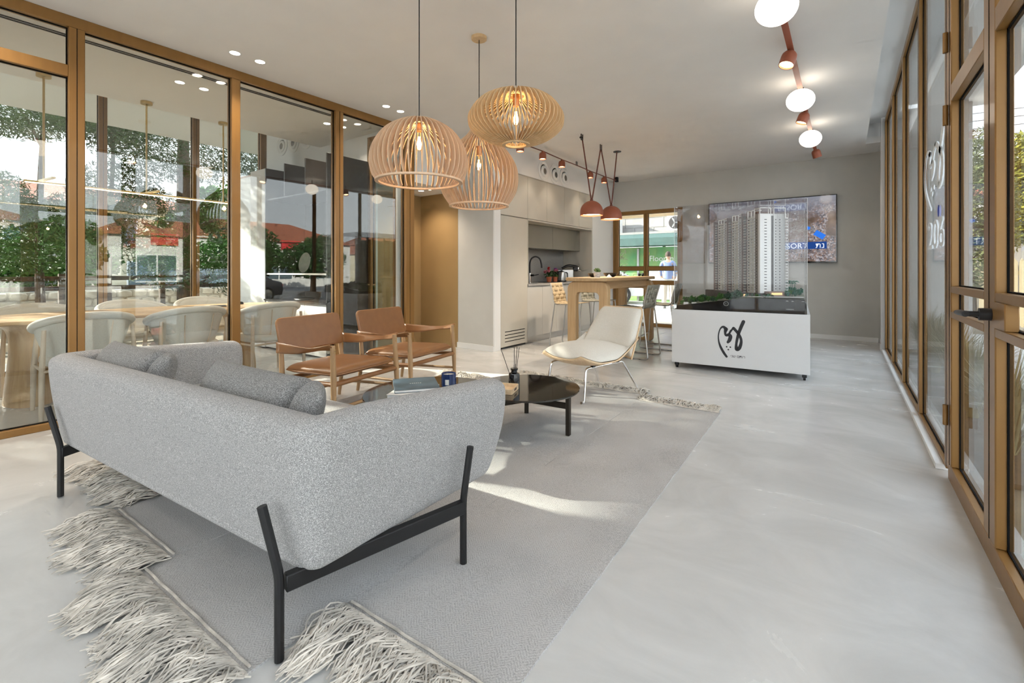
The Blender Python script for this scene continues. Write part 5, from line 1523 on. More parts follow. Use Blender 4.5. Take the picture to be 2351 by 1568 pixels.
M_shell = boucle('ivory_bouclette', (0.88, 0.865, 0.81), (0.70, 0.675, 0.61), 420, 0.25)
def make_mchair():
    t = thing('meeting_chair', '', 'chair', (0, 0, 0), 0, 'ivory tub chairs around the meeting table')
    # faces +X; tub shell wraps round the back
    def ringp(u):       # u 0..1 from left arm front round the back to right arm front
        a = R(62 + (298-62)*u)
        return Vector((0.285*math.cos(a)*1.0, 0.305*math.sin(a)))
    def top(u): return 0.665 + 0.125*math.sin(u*PI)**1.1
    def fn(u, v):
        p = ringp(u); k = 0.66 + 0.34*v**0.7
        z = 0.40 + (top(u)-0.40)*v
        return (p.x*k - 0.03*v*0, p.y*k, z)
    mb = MB(); mb.grid(fn, 41, 10); o = mb.build('shell', M_shell, t, ang=80)
    sm = o.modifiers.new('thick', 'SOLIDIFY'); sm.thickness = 0.03; sm.offset = -1
    q = MB(); q.tube([(ringp(k/40).x*1.0, ringp(k/40).y*1.0, top(k/40)) for k in range(41)], 0.030, 12); q.build('rim_roll', M_shell, t, ang=80)
    mb = MB(); mb.prism(oval(0.27, 0.26, 40, 2.6), 0.39, 0.47, Matrix.Translation((0.03, 0, 0))); mb.build('seat', M_shell, t, bevel=0.03, seg=3)
    for (x, y) in ((0.22, 0.245), (0.22, -0.245), (-0.20, 0.265), (-0.20, -0.265)):
        zt_ = 0.64 if x > 0 else 0.69
        q = MB(); q.tube([(x*1.12, y*1.10, 0), (x*1.05, y*1.08, 0.35), (x*0.93, y*1.02, zt_)], [0.015, 0.019, 0.014], 12); q.build('leg', M_palew, t)
    for s_ in (-1, 1):
        q = MB(); q.tube([(0.24, s_*0.262, 0.375), (-0.215, s_*0.28, 0.375)], 0.010, 10); q.build('stretcher', M_palew, t)
    q = MB(); q.tube([(-0.215, 0.28, 0.375), (-0.215, -0.28, 0.375)], 0.010, 10); q.build('stretcher', M_palew, t)
    for (x, y) in ((-0.275, 0.12), (-0.275, -0.12)):
        q = MB(); q.tube([(x*0.68, y*0.7, 0.40), (x*0.88, y*0.9, 0.55), (x*1.03, y, 0.74)], 0.005, 6); q.build('seam', M_palew, t)
    return t
c0 = make_mchair()
spots_ = [(-5.17, 1.06, 180, 'on the sofa side, beside the thick bronze post'), (-5.17, 1.80, 182, 'on the sofa side, middle of three'), (-5.17, 2.58, 184, 'on the sofa side, nearest the sideboard'),
          (-6.45, 0.98, 0, 'on the window side, beside the thick bronze post'), (-6.45, 1.74, 2, 'on the window side, middle of the row'), (-6.45, 2.46, -2, 'on the window side, nearest the sideboard'), (-6.45, 0.22, 0, 'on the window side, farthest from the sideboard')]
for k, (x, y, a, nm) in enumerate(spots_):
    o = c0 if k == 0 else copy_tree(c0)
    o.location = (x, y, 0); o.rotation_euler = (0, 0, R(a)); o['label'] = 'ivory tub chair with pale wood legs ' + nm
# notebook, pen case and mouse on the table
nb = thing('notebook', 'open spiral notebook lying on the meeting table', 'notebook', (-5.82, 2.26, 0.7425), R(70))
for s_ in (-1, 1):
    q = MB(); q.box(0.002 if s_ > 0 else -0.152, 0.152 if s_ > 0 else -0.002, -0.105, 0.105, 0, 0.008); q.build('pages', M_page if s_ < 0 else M_blackp, nb, bevel=0.001, seg=1)
ms_ = MB(); ms_.grid(lambda u, v: (0.032*math.sin(PI*v)*math.cos(2*PI*u), 0.055*math.sin(PI*v)*math.sin(2*PI*u), 0.034*max(0, math.cos(PI*v))**0.6 if v < 0.5 else 0.0), 20, 14, closeu=True)
o = ms_.build('computer_mouse', M_blackp, ang=70); o.location = (-5.95, 2.62, 0.743); tag(o, 'black computer mouse at the end of the meeting table', 'mouse')
# linear brass chandelier
lc = thing('linear_chandelier', 'brass linear chandelier of crossed light bars over the meeting table', 'chandelier', (0, 0, 0))
rods = [(-6.26, 0.99), (-6.355, 1.825), (-6.45, 2.654)]
for (x, y) in rods:
    q = MB(); q.cyl((x, y, CH-0.03), (x, y, CH), 0.055, n=28); q.build('canopy', M_brass, lc)
    q = MB(); q.cyl((x, y, 2.02), (x, y, CH-0.02), 0.009, n=12); q.build('rod', M_brass, lc)
    q = MB(); q.bar((x-0.05, y-0.02, 2.012), (x+0.30, y+0.02, 2.012), 0.030, 0.018); q.build('cross_arm', M_brass, lc, bevel=0.002, seg=1)
for (x, y0, y1, z) in ((-6.30, 0.86, 2.22, 1.995), (-6.24, 1.45, 2.70, 1.985)):
    q = MB(); q.box(x-0.012, x+0.012, y0, y1, z, z+0.016); br = q.build('light_bar', M_brass, lc, bevel=0.001, seg=1)
    q = MB(); q.box(x-0.009, x+0.009, y0+0.01, y1-0.01, z-0.006, z+0.001); q.build('led_strip', M_led, br, smooth=False)
# shelving unit
su_ = thing('shelving_unit', 'tall dark shelving unit with white sideboard doors at the back of the meeting room', 'shelving unit', (0, 0, 0))
M_choc = mat('dark_chocolate_laminate', (0.030, 0.022, 0.016), 0.3, var=0.05)
for x in (-5.37, -5.87, -6.40, -6.93):
    q = MB(); q.box(x-0.012, x+0.012, 3.42, 4.045, 0.0 if x > -5.4 else (0.735 if x < -6.9 else 2.20), 2.655); q.build('upright', M_choc, su_, bevel=0.001, seg=1, smooth=False)
q = MB(); q.box(-8.3, -5.385, 4.03, 4.055, 0.735, 2.655); q.build('back_panel', M_choc, su_, smooth=False)
q = MB(); q.box(-6.92, -5.385, 3.44, 4.03, 2.18, 2.20); q.build('top_shelf', M_choc, su_, bevel=0.001, seg=1, smooth=False)
q = MB(); q.box(-6.94, -5.385, 3.43, 4.03, 1.09, 1.11); q.build('shelf', M_modelw, su_, bevel=0.001, seg=1, smooth=False)
q = MB(); q.box(-6.94, -5.36, 3.40, 4.03, 0.712, 0.734); q.build('counter', M_choc, su_, bevel=0.001, seg=1, smooth=False)
for (a, b) in ((-6.93, -6.42), (-6.415, -5.90), (-5.895, -5.385)):
    q = MB(); q.box(a, b, 3.43, 4.03, 0.03, 0.71); dd = q.build('cabinet_door', M_white, su_, bevel=0.0015, seg=1, smooth=False)
for zz in (0.13, 0.165, 0.20):
    q = MB(); q.box(-6.88, -6.62, 3.4285, 3.431, zz, zz+0.010); q.build('vent_slot', M_gasket, su_, smooth=False)
q = MB(); q.box(-7.38, -6.945, 3.42, 3.60, 0.02, 2.655); q.build('tall_door', M_white, su_, bevel=0.0015, seg=1, smooth=False)
pt_ = MB(); pt_.lathe([(0.001, 0.0), (0.11, 0.004), (0.155, 0.022), (0.157, 0.026), (0.11, 0.010), (0.045, 0.007), (0.001, 0.006)], 40, m=Matrix.Rotation(R(80), 4, 'X'))
o = pt_.build('plate', mat('stoneware', (0.55, 0.54, 0.51), 0.5, var=0.2, vscale=12)); o.location = (-6.72, 3.93, 1.268); tag(o, 'large grey stoneware plate standing on the dark shelf', 'plate')
q = MB(); q.prism(oval(0.17, 0.11, 40, 2.4), 0, 0.012); o = q.build('platter', M_choc, bevel=0.004, seg=2); o.location = (-6.3, 3.66, 0.735); tag(o, 'low dark platter on the sideboard', 'platter')
for k, x in enumerate((-7.66, -7.30, -6.92)):
    jet('jet_vent', (x, 4.058, 3.24), R(-90), 'white round air vent high on the meeting room wall, %s' % ['farthest from the partition', 'in the middle', 'nearest the partition'][k], 'round vents in the meeting room')
# ------------------------------------------------------------------ outside
M_asph = mat('asphalt', (0.26, 0.255, 0.25), 0.9, var=0.25, vscale=6, bump=0.2, bscale=60)
M_pave = mat('pale_paving', (0.62, 0.60, 0.56), 0.85, var=0.08, vscale=2)
M_earth = mat('dry_ground', (0.27, 0.22, 0.15), 0.95, var=0.4, vscale=2.5)
def ext(name, m_, boxes, bevel=0): return sbox(name, m_, boxes, bevel)
ext('ground_street', M_asph, [(-70, 70, -40, 80, -0.60, -0.20)])
ext('ground_side', M_earth, [(-22, -8.45, -14, 22, -0.20, -0.12)])
pv = ext('pavement_back', M_pave, [(-14, 0.55, 9.53, 17.4, -0.20, -0.03)])
# paving slabs behind the back window
slab_me = MB().box(0, 0.595, 0, 0.295, 0, 0.02).mesh('paver', mat('white_paver', (0.68, 0.665, 0.64), 0.8, var=0.06, vscale=5), smooth=False)
for i in range(9):
    for j in range(12):
        o = bpy.data.objects.new('paver', slab_me); link(o, pv); o.location = (-7.2 + 0.6*i + (0.3 if j % 2 else 0), 9.60 + 0.30*j, -0.028)
# deck on the right: boards along Y
dk = ext('ground_deck', M_earth, [(0.62, 3.6, -4.0, 12.0, -0.20, -0.06)])
board_me = MB().box(0, 0.142, 0, 1, 0, 0.03).mesh('deck_board', mat('grey_white_decking', (0.60, 0.585, 0.56), 0.7, var=0.10, vscale=3, stretch=(6, 0.4, 1)), smooth=False)
for k in range(17):
    for (y0, L) in ((-4.0, 4.6 + 0.6*(k % 2)), (0.62 + 0.6*(k % 2), 5.4), (6.04 + 0.6*(k % 2), 5.95 - 0.6*(k % 2))):
        o = bpy.data.objects.new('deck_board', board_me); link(o, dk); o.location = (1.06 + 0.148*k, y0, -0.058); o.scale = (1, L-0.01, 1)
ext('ground_planter', mat('planter_soil', (0.10, 0.07, 0.045), 0.95, var=0.4, vscale=20), [(0.63, 1.05, 3.7, 8.9, -0.06, -0.03)])
ext('roof_canopy', M_white, [(0.96, 1.75, -3.2, 9.7, 3.62, 3.80)])
ext('wall_outer_pier', mat('outside_render', (0.72, 0.715, 0.70), 0.85, var=0.03, vscale=2), [(0.62, 1.50, 9.30, 9.60, -0.1, 3.62)])
M_grass = mat('dry_grass', (0.34, 0.31, 0.17), 0.8, var=0.4, vscale=6)
def blades(n, h, spread, seed, w_=0.006):
    rnd = random.Random(seed); q = MB()
    for k in range(n):
        a = rnd.uniform(0, 2*PI); s = rnd.uniform(0.2, 1)*spread; hh = h*rnd.uniform(0.6, 1)
        d = Vector((math.cos(a), math.sin(a), 0)); e = Vector((-d.y, d.x, 0))*w_
        p0 = d*0.04*rnd.random(); p1 = p0 + d*s*0.35 + Vector((0, 0, hh*0.6)); p2 = p0 + d*s + Vector((0, 0, hh*rnd.uniform(0.75, 1)))
        q.add([p0-e, p0+e, p1-e*0.8, p1+e*0.8, p2], [(0, 1, 3, 2), (2, 3, 4)])
    return q
for k, (x, y) in enumerate(((0.86, 4.3), (0.84, 5.2), (0.88, 6.2), (0.85, 7.2), (0.88, 8.2))):
    o = blades(170, 0.85, 0.45, 40+k).build('grass_tuft', M_grass, ang=180); o.location = (x, y, -0.03)
    tag(o, 'dry ornamental grass tuft outside the window wall, %s from the glass door' % ['first', 'second', 'third', 'fourth', 'fifth'][k], 'grass tuft', 'grass tufts outside the window wall')

def tree(name, label, loc, h, r_tr, blobs, m_, nleaf, ls, seed, lean=(0, 0), thin=0.45, group=None, stems=1):
    rnd = random.Random(seed)
    t = thing(name, label, 'tree', loc, 0, group)
    for s_ in range(stems):
        dx = (rnd.uniform(-1, 1)*0.25, rnd.uniform(-1, 1)*0.25) if stems > 1 else (0, 0)
        q = MB(); pts = [(lean[0]*s + dx[0]*s*2 + 0.05*math.sin(5*s+seed+s_), lean[1]*s + dx[1]*s*2 + 0.05*math.cos(4*s+seed), h*s) for s in (0, 0.2, 0.4, 0.6, 0.8, 1)]
        q.tube(pts, [r_tr*(1-0.75*s) for s in (0, 0.2, 0.4, 0.6, 0.8, 1)], 10); q.build('trunk', M_bark, t)
    br = MB()
    for (cx_, cy_, cz_, rx, ry, rz_) in blobs:
        s = min(0.9, max(0.15, (cz_-0.2)/h)); p0 = Vector((lean[0]*s, lean[1]*s, h*s*0.85)); p1 = Vector((cx_, cy_, cz_))
        br.tube([p0, p0.lerp(p1, 0.5) + Vector((0, 0, 0.1)), p1], [r_tr*0.35, r_tr*0.22, r_tr*0.08], 6)
    b_ = br.build('branches', M_bark, t); b_['kind'] = 'stuff'
    q = MB(); tot = sum(b[3]*b[4]*b[5] for b in blobs)
    for b in blobs:
        for k in range(int(nleaf*b[3]*b[4]*b[5]/tot)):
            d = Vector((rnd.gauss(0, 1), rnd.gauss(0, 1), rnd.gauss(0, 1))).normalized()*(rnd.uniform(0.25, 1)**0.5)
            c = Vector((b[0]+d.x*b[3], b[1]+d.y*b[4], b[2]+d.z*b[5]))
            e = Vector((rnd.gauss(0, 1), rnd.gauss(0, 1), rnd.gauss(0, 0.8))).normalized(); f_ = e.orthogonal().normalized()
            s = ls*rnd.uniform(0.6, 1.3)
            q.add([c-e*s, c+f_*s*thin, c+e*s, c-f_*s*thin], [(0, 1, 2, 3)])
    q.build('crown', m_, t, smooth=False)
    return t
G_P = 'pine trees beyond the meeting room window'
tree('pine_tree', 'thick-trunked pine with drooping needles beyond the meeting room window', (-12.5, 4.35, -0.12), 6.5, 0.22,
     [(0.2, -0.9, 2.3, 1.0, 1.2, 0.8), (-0.3, 0.9, 2.6, 1.0, 1.1, 0.7), (0.5, -0.4, 1.3, 0.7, 0.9, 0.5), (0.3, 1.3, 1.2, 0.8, 1.0, 0.7), (0, 0, 4.2, 1.8, 1.9, 0.9), (0, 0.3, 5.9, 1.4, 1.6, 0.9)], M_pine, 34000, 0.06, 1, thin=0.16, group=G_P)
tree('pine_tree', 'slim pine with a bushy bright green crown at the cut-off end of the meeting room', (-12.4, 1.95, -0.12), 5.5, 0.08,
     [(0.2, -0.3, 1.9, 0.9, 1.1, 0.7), (0, 0.5, 2.3, 0.8, 0.9, 0.5), (0.2, -0.8, 2.6, 0.8, 0.7, 0.5), (0, -0.4, 4.4, 1.2, 1.3, 0.7)], mat('pine_bright', (0.10, 0.17, 0.04), 0.7, var=0.5, vscale=3, var2=(0.035, 0.075, 0.015)), 26000, 0.06, 2, thin=0.16, group=G_P)
tree('pine_tree', 'slender pine between the two bronze window posts of the meeting room', (-13.2, 3.15, -0.12), 6.0, 0.07,
     [(0.0, 0.1, 3.0, 0.9, 0.9, 0.7), (0.1, -0.3, 2.0, 0.6, 0.6, 0.5), (0, 0, 4.9, 1.2, 1.2, 0.9)], M_pine, 17000, 0.06, 3, thin=0.16, group=G_P)
tree('pine_tree', 'pine with low hanging branches beside the white slatted hoarding', (-12.0, 6.4, -0.12), 6.0, 0.12,
     [(0.1, -0.6, 1.6, 0.7, 0.9, 0.7), (0.2, 0.5, 2.3, 0.8, 0.9, 0.7), (0, 0, 3.5, 1.0, 1.1, 0.8), (0, -0.3, 5.2, 1.2, 1.3, 0.8)], M_pine, 22000, 0.06, 4, thin=0.16, group=G_P)
# pines added out of the frame to dapple and limit the sunlight
tree('pine_tree', 'added pine out of view, standing towards the sun to dapple it', (-12.6, -0.9, -0.12), 6.0, 0.10,
     [(0, 0.9, 2.5, 0.7, 0.9, 0.8), (0, 0.0, 3.2, 0.8, 0.8, 0.6), (0, 0, 4.9, 1.2, 1.4, 0.8), (0.2, 0.5, 3.9, 0.9, 1.1, 0.6)], M_pine, 9000, 0.085, 5, thin=0.10, group=G_P)
tree('pine_tree', 'added dense low pine out of view, breaking up the sun', (-13.4, -3.2, -0.12), 5.0, 0.10,
     [(0, 0, 2.2, 0.9, 1.0, 0.9), (0, 0.6, 3.2, 0.9, 1.0, 0.8), (0, 0, 4.2, 1.0, 1.1, 0.7)], M_pine, 9000, 0.085, 6, thin=0.10, group=G_P)

tree('broadleaf_tree', 'dense broadleaf tree behind the pines and the fence', (-20.6, 9.2, -0.2), 4.0, 0.16,
     [(0, -1.5, 2.2, 1.2, 2.2, 1.5), (0, 1.5, 2.4, 1.2, 2.2, 1.5), (0, 0, 3.8, 1.3, 2.4, 1.1)], M_leaf, 9000, 0.13, 7, thin=0.5)
tree('broadleaf_tree', 'low broadleaf tree by the stone wall at the cut-off end', (-18.5, 2.6, -0.2), 2.6, 0.12,
     [(0, -1.0, 1.4, 0.9, 1.5, 0.9), (0, 0.8, 1.7, 0.9, 1.3, 0.9)], M_leaf, 6000, 0.12, 8, thin=0.5)
# stone wall beyond the trees
swl = ext('wall_stone', mat('stone_mortar', (0.42, 0.37, 0.29), 0.95, var=0.2, vscale=10), [(-16.3, -16.0, -8, 16, -0.2, 0.62)])
rnd = random.Random(9)
M_st = mat('limestone', (0.52, 0.45, 0.34), 0.95, var=0.25, vscale=3, bump=0.4, bscale=20)
st_me = []
for v in range(5):
    rr = random.Random(v); q = MB()
    pts = [(-0.15+rr.uniform(-.02, .02), -0.085+rr.uniform(-.02, .02)), (0.0, -0.1+rr.uniform(-.02, .02)), (0.15+rr.uniform(-.02, .02), -0.08+rr.uniform(-.02, .02)), (0.16, 0.03), (0.13, 0.09+rr.uniform(-.02, .02)), (-0.02, 0.1), (-0.14, 0.085+rr.uniform(-.02, .02)), (-0.16, 0.0)]
    n = len(pts); vs_ = [(0, p[0], p[1]) for p in pts] + [(0.05, p[0]*0.82, p[1]*0.8) for p in pts]
    q.add(vs_, [tuple(range(n, 2*n))] + [(i, (i+1) % n, n+(i+1) % n, n+i) for i in range(n)]); st_me.append(q.mesh('stone', M_st, smooth=False))
for j in range(4):
    for i in range(34):
        o = bpy.data.objects.new('stone', st_me[(i*3+j) % 5]); link(o, swl); o.location = (-16.0, 0.6 + 0.335*i + (0.16 if j % 2 else 0), -0.10 + 0.205*j)
# timber fence
fnc = thing('timber_fence', 'dark two-rail timber fence between the pines', 'fence', (-12.9, 0, -0.12))
for z in (0.86, 1.06):
    q = MB(); q.box(-0.03, 0.03, -1.5, 6.2, z, z+0.09); q.build('rail', M_bark, fnc, smooth=False)
for y in (-1.2, 0.4, 2.3, 4.0, 5.8):
    q = MB(); q.box(-0.05, 0.05, y-0.05, y+0.05, 0, 1.2); q.build('post', M_bark, fnc, smooth=False)
hb = thing('white_hoarding', 'white slatted hoarding beyond the pines', 'fence', (-13.6, 7.9, -0.12), R(0))
for k in range(9):
    q = MB(); q.box(-0.02, 0.02, -2.2, 2.6, 0.05+0.15*k, 0.18+0.15*k); q.build('slat', M_white, hb, smooth=False)
for y in (-2.1, 0.2, 2.5):
    q = MB(); q.box(0.02, 0.07, y-0.04, y+0.04, 0, 1.42); q.build('post', M_steel, hb, smooth=False)
kb = ext('kerb_street', M_pave, [(-15.2, -15.0, -8, 16, -0.2, -0.02)])
kme = [MB().box(-0.11, 0.11, 0, 0.96, -0.1, 0.0).mesh('kerb_block', m_, smooth=False) for m_ in (mat('kerb_red', (0.45, 0.06, 0.05), 0.7, var=0.2), mat('kerb_white', (0.7, 0.69, 0.66), 0.7, var=0.15))]
for k in range(22):
    o = bpy.data.objects.new('kerb_block', kme[k % 2]); link(o, kb); o.location = (-15.1, -6 + k, -0.005)

# ---- houses
M_tile = mat('red_roof_tile', (0.36, 0.115, 0.055), 0.85, var=0.25, vscale=2, bump=0.5, bscale=8, stretch=(4, 1, 1))
M_win = mat('far_window', (0.10, 0.14, 0.16), 0.15)
M_cream2 = mat('cream_render', (0.62, 0.55, 0.40), 0.9, var=0.06, vscale=1); M_whiter = mat('white_render', (0.70, 0.69, 0.66), 0.9, var=0.06, vscale=1)
def house(label, loc, rz, L, D, H_, wallm, wins, roof=1.3, sign=None):
    t = thing('house', label, 'building', loc, rz, 'houses across the street')
    q = MB(); q.box(-L/2, L/2, 0, D, 0, H_); q.build('wall', wallm, t, smooth=False)
    q = MB(); e = 0.35
    q.add([(-L/2-e, -e, H_), (L/2+e, -e, H_), (L/2+e, D+e, H_), (-L/2-e, D+e, H_), (-L/2+D*0.35, D/2, H_+roof), (L/2-D*0.35, D/2, H_+roof)], [(3, 2, 1, 0), (0, 1, 5, 4), (1, 2, 5), (2, 3, 4, 5), (3, 0, 4)])
    q.build('roof', M_tile, t, smooth=False)
    for (x, z, w_, h_) in wins:
        q = MB(); q.box(x-w_/2, x+w_/2, -0.06, 0.02, z, z+h_); f_ = q.build('window', M_white, t, smooth=False)
        for s_ in (-1, 1):
            q = MB(); q.box(x+s_*w_/4-w_/4+0.05, x+s_*w_/4+w_/4-0.05, -0.075, -0.058, z+0.07, z+h_-0.07); q.build('pane', M_win, f_, smooth=False)
    return t
house('cream two-storey house with red tiled roof seen past the pines', (-27.0, 5.6, -0.2), R(90), 11, 8, 4.3, M_cream2, [(-3.8, 2.4, 1.6, 1.3), (-1.6, 2.4, 1.8, 1.3), (1.2, 2.5, 1.2, 1.2), (3.6, 2.5, 1.4, 1.2), (-2.6, 0.3, 2.2, 1.5), (2.4, 0.3, 2.0, 1.5)], 1.2)
house('long white house with red roof far beyond the pines', (-44.0, 22.0, -0.2), R(75), 18, 8, 3.0, M_whiter, [(-6, 0.8, 1.6, 1.3), (-2, 0.8, 1.6, 1.3), (2, 0.8, 1.6, 1.3), (6, 0.8, 1.6, 1.3)], 1.6)
h3 = house('white shop building with red roof and red sign boards across the street', (27.0, 17.0, -0.2), R(-90), 17, 9, 3.6, M_whiter, [(-6, 0.6, 2.2, 1.8), (-2, 0.6, 2.2, 1.8), (2.2, 0.6, 2.2, 1.8), (6, 0.6, 2.2, 1.8)], 1.9)
M_sred = mat('sign_red', (0.55, 0.03, 0.03), 0.5); M_swht = mat('sign_white', (0.8, 0.8, 0.78), 0.5)
for k, x in enumerate((-6.5, -4.6, -2.9, -0.6, 1.4, 3.4, 5.6)):
    q = MB(); q.box(x-0.75, x+0.75, -0.15, -0.06, 3.0, 3.75); q.build('sign_board', M_sred if k % 2 == 0 else M_swht, h3, smooth=False)
house('low house with wide red roof across the street, beyond the shops', (30.0, 36.0, -0.2), R(-75), 16, 10, 3.0, M_cream2, [(-5, 0.8, 1.6, 1.4), (0, 0.8, 1.6, 1.4), (5, 0.8, 1.6, 1.4)], 2.2)
house('white flat house with red roof across the street, on the near side', (29.0, -1.0, -0.2), R(-90), 14, 9, 4.2, M_whiter, [(-4, 0.8, 1.6, 1.4), (0, 0.8, 1.6, 1.4), (4, 0.8, 1.6, 1.4), (-4, 2.6, 1.6, 1.2), (0, 2.6, 1.6, 1.2), (4, 2.6, 1.6, 1.2)], 1.5)
G_S = 'street trees on the deck side'
for k, (x, y, lab) in enumerate(((15.5, 11.0, 'dark leafy street tree beyond the deck, in front of the shops'), (18.0, 16.5, 'dark leafy street tree beyond the deck, farther along the shops'), (17.0, 4.0, 'dark leafy street tree beyond the deck, on the near side'), (20.0, 25.0, 'dark leafy street tree far along the street'))):
    tree('street_tree', lab, (x, y, -0.2), 3.0, 0.13, [(0, 0, 2.0, 1.6, 2.2, 1.2), (0.3, 0.8, 2.9, 1.0, 1.3, 0.8)], M_leafd, 5000, 0.13, 20+k, thin=0.5, group=G_S)
tree('feathery_tree', 'feathery pale green tree seen through the glass door', (2.35, 14.5, -0.2), 4.0, 0.05, [(0.0, 0, 2.9, 0.75, 0.8, 1.0), (0.2, 0.2, 3.9, 0.5, 0.6, 0.7), (-0.1, 0, 1.5, 0.45, 0.5, 0.8), (0.3, 0, 2.1, 0.5, 0.5, 0.5)], mat('feather_green', (0.17, 0.20, 0.07), 0.6, var=0.5, vscale=4), 9000, 0.07, 31, thin=0.25, stems=4)
tree('autumn_tree', 'yellowing broadleaf tree beyond the picket fence', (5.3, 19.5, -0.2), 4.0, 0.14, [(0, 0, 4.2, 1.9, 1.9, 1.5), (-0.8, -0.3, 2.9, 1.3, 1.2, 0.9), (1.2, 0, 3.4, 1.3, 1.2, 1.0), (0.3, 0, 5.6, 1.1, 1.1, 0.7)], M_yell, 34000, 0.065, 32, thin=0.55)
# picket fence
pf = thing('picket_fence', 'pale yellow timber picket fence beyond the deck', 'fence', (1.7, 16.0, -0.2))
M_pick = mat('pale_yellow_paint', (0.62, 0.52, 0.33), 0.7, var=0.1, vscale=4)
pk = MB(); pk.prism([(-0.045, 0), (0.045, 0), (0.045, 1.55), (0.0, 1.64), (-0.045, 1.55)], -0.012, 0.012, Matrix.Rotation(R(90), 4, 'X')); pk_me = pk.mesh('picket', M_pick, smooth=False)
for k in range(44):
    o = bpy.data.objects.new('picket', pk_me); link(o, pf); o.location = (0.115*k, 0, 0)
for z in (0.35, 1.25):
    q = MB(); q.box(-0.05, 5.1, 0.013, 0.06, z, z+0.09); q.build('rail', M_pick, pf, smooth=False)
ext('wall_garden', mat('grey_block', (0.45, 0.44, 0.42), 0.9, var=0.1, vscale=2), [(-1.0, 12.0, 21.0, 21.3, -0.2, 2.5)])
house('grey villa behind the yellowing tree', (7.0, 32.0, -0.2), 0.0, 14, 8, 5.0, M_whiter, [(-4, 1.0, 1.6, 1.4), (0, 1.0, 1.6, 1.4), (-4, 3.2, 1.6, 1.3), (0, 3.2, 1.6, 1.3)], 1.8)
def rock(loc, s, seed, lab):
    q = MB(); rr = random.Random(seed)
    q.grid(lambda u, v: tuple(Vector((math.sin(PI*v)*math.cos(2*PI*u)*1.4, math.sin(PI*v)*math.sin(2*PI*u), max(-0.2, math.cos(PI*v))*0.7))*s*(1+0.22*mnoise.noise(Vector((math.cos(2*PI*u)*1.4, math.sin(2*PI*u)*1.4, v*3+seed))))), 22, 14, closeu=True)
    o = q.build('rock', M_st, ang=25); o.location = loc; tag(o, lab, 'rock', 'rocks at the end of the deck')
rock((2.2, 12.9, -0.05), 0.42, 1, 'large pale rock at the end of the deck, nearer the house'); rock((3.9, 13.6, -0.05), 0.5, 2, 'large pale rock at the end of the deck, farther from the house')
for k in range(5):
    q = MB(); q.tube([(-4 + 2.4*s*10, 24 + 0.6*k, 6.2+0.45*k - 0.5*math.sin(PI*s)) for s in [j/12 for j in range(13)]], 0.012, 5)
    tag(q.build('power_line', M_blackp), 'thin black overhead cable crossing the sky, %s of five' % ['lowest', 'second lowest', 'middle', 'second highest', 'highest'][k], 'cable', 'overhead cables')

# ---- cars
def car(label, loc, rz, col, m_name):
    t = thing('car', label, 'car', loc, rz, 'parked cars')
    M_c = mat(m_name, col, 0.25, 0.1, coat=0.6)
    prof = [(-2.1, 0.35), (-2.12, 0.62), (-1.95, 0.80), (-1.45, 0.86), (-0.85, 1.28), (-0.3, 1.42), (0.6, 1.42), (1.25, 1.20), (1.7, 0.95), (2.08, 0.86), (2.12, 0.6), (2.08, 0.35)]
    P = [Vector((p[0], 0, p[1])) for p in prof]
    q = MB()
    secs = []
    for s in (-0.80, -0.76, -0.62, 0.62, 0.76, 0.80):
        row = []
        for p in P:
            k = abs(s)
            inset = 0.16*max(0, (p.z-0.86)/0.56)
            y = math.copysign(k - (inset if k > 0.5 else 0), s) 
            z = p.z - (0.03 if k > 0.7 else 0) - (0.05 if k > 0.78 else 0)
            row.append((p.x*(0.985 if k > 0.78 else 1), y, z))
        secs.append(row)
    n = len(P); vs_ = [v for r in secs for v in r]; fs = []
    for i in range(len(secs)-1):
        for k in range(n): fs.append((i*n+k, i*n+(k+1) % n, (i+1)*n+(k+1) % n, (i+1)*n+k))
    fs += [tuple(range(n)), tuple(reversed(range((len(secs)-1)*n, len(secs)*n)))]
    q.add(vs_, fs); q.build('body', M_c, t, ang=30, fix=True, bevel=0.03)
    for s in (-1, 1):
        q = MB(); q.add([(-1.2, s*0.80, 0.90), (1.35, s*0.80, 0.92), (0.75, s*0.675, 1.36), (-0.7, s*0.675, 1.34)], [(0, 1, 2, 3)]); o = q.build('side_window', M_win, t, smooth=False)
        sm = o.modifiers.new('thick', 'SOLIDIFY'); sm.thickness = 0.02
        for x in (-1.32, 1.32):
            q = MB(); q.lathe([(0.001, -0.1), (0.20, -0.1), (0.31, -0.09), (0.33, -0.05), (0.33, 0.09), (0.001, 0.1)], 28, m=Matrix.Translation((x, s*0.76, 0.33)) @ Matrix.Rotation(R(90), 4, 'X')); wv = q.build('wheel', M_blackp, t)
            q = MB(); q.lathe([(0.001, 0.0), (0.21, 0.0), (0.22, 0.02), (0.10, 0.03), (0.001, 0.03)], 20, m=Matrix.Translation((x, s*0.855, 0.33)) @ Matrix.Rotation(R(-90*s), 4, 'X')); q.build('hubcap', M_steel, wv)
    for (x, m2, nm) in ((-2.07, M_foil, 'headlight'), (2.07, M_sred, 'tail_light')):
        for s in (-1, 1):
            q = MB(); q.box(x-0.06, x+0.06, s*0.62-0.13, s*0.62+0.13, 0.62, 0.76); q.build(nm, m2, t, bevel=0.02)
    return t
car('white car parked in front of the green shop', (-7.9, 15.6, -0.03), R(25), (0.75, 0.75, 0.74), 'car_white')
car('black car parked across the street beyond the deck', (11.0, 8.4, -0.2), R(82), (0.02, 0.02, 0.022), 'car_black')
car('dark grey car parked beyond the pines', (-17.7, 6.6, -0.2), R(88), (0.10, 0.11, 0.12), 'car_grey')

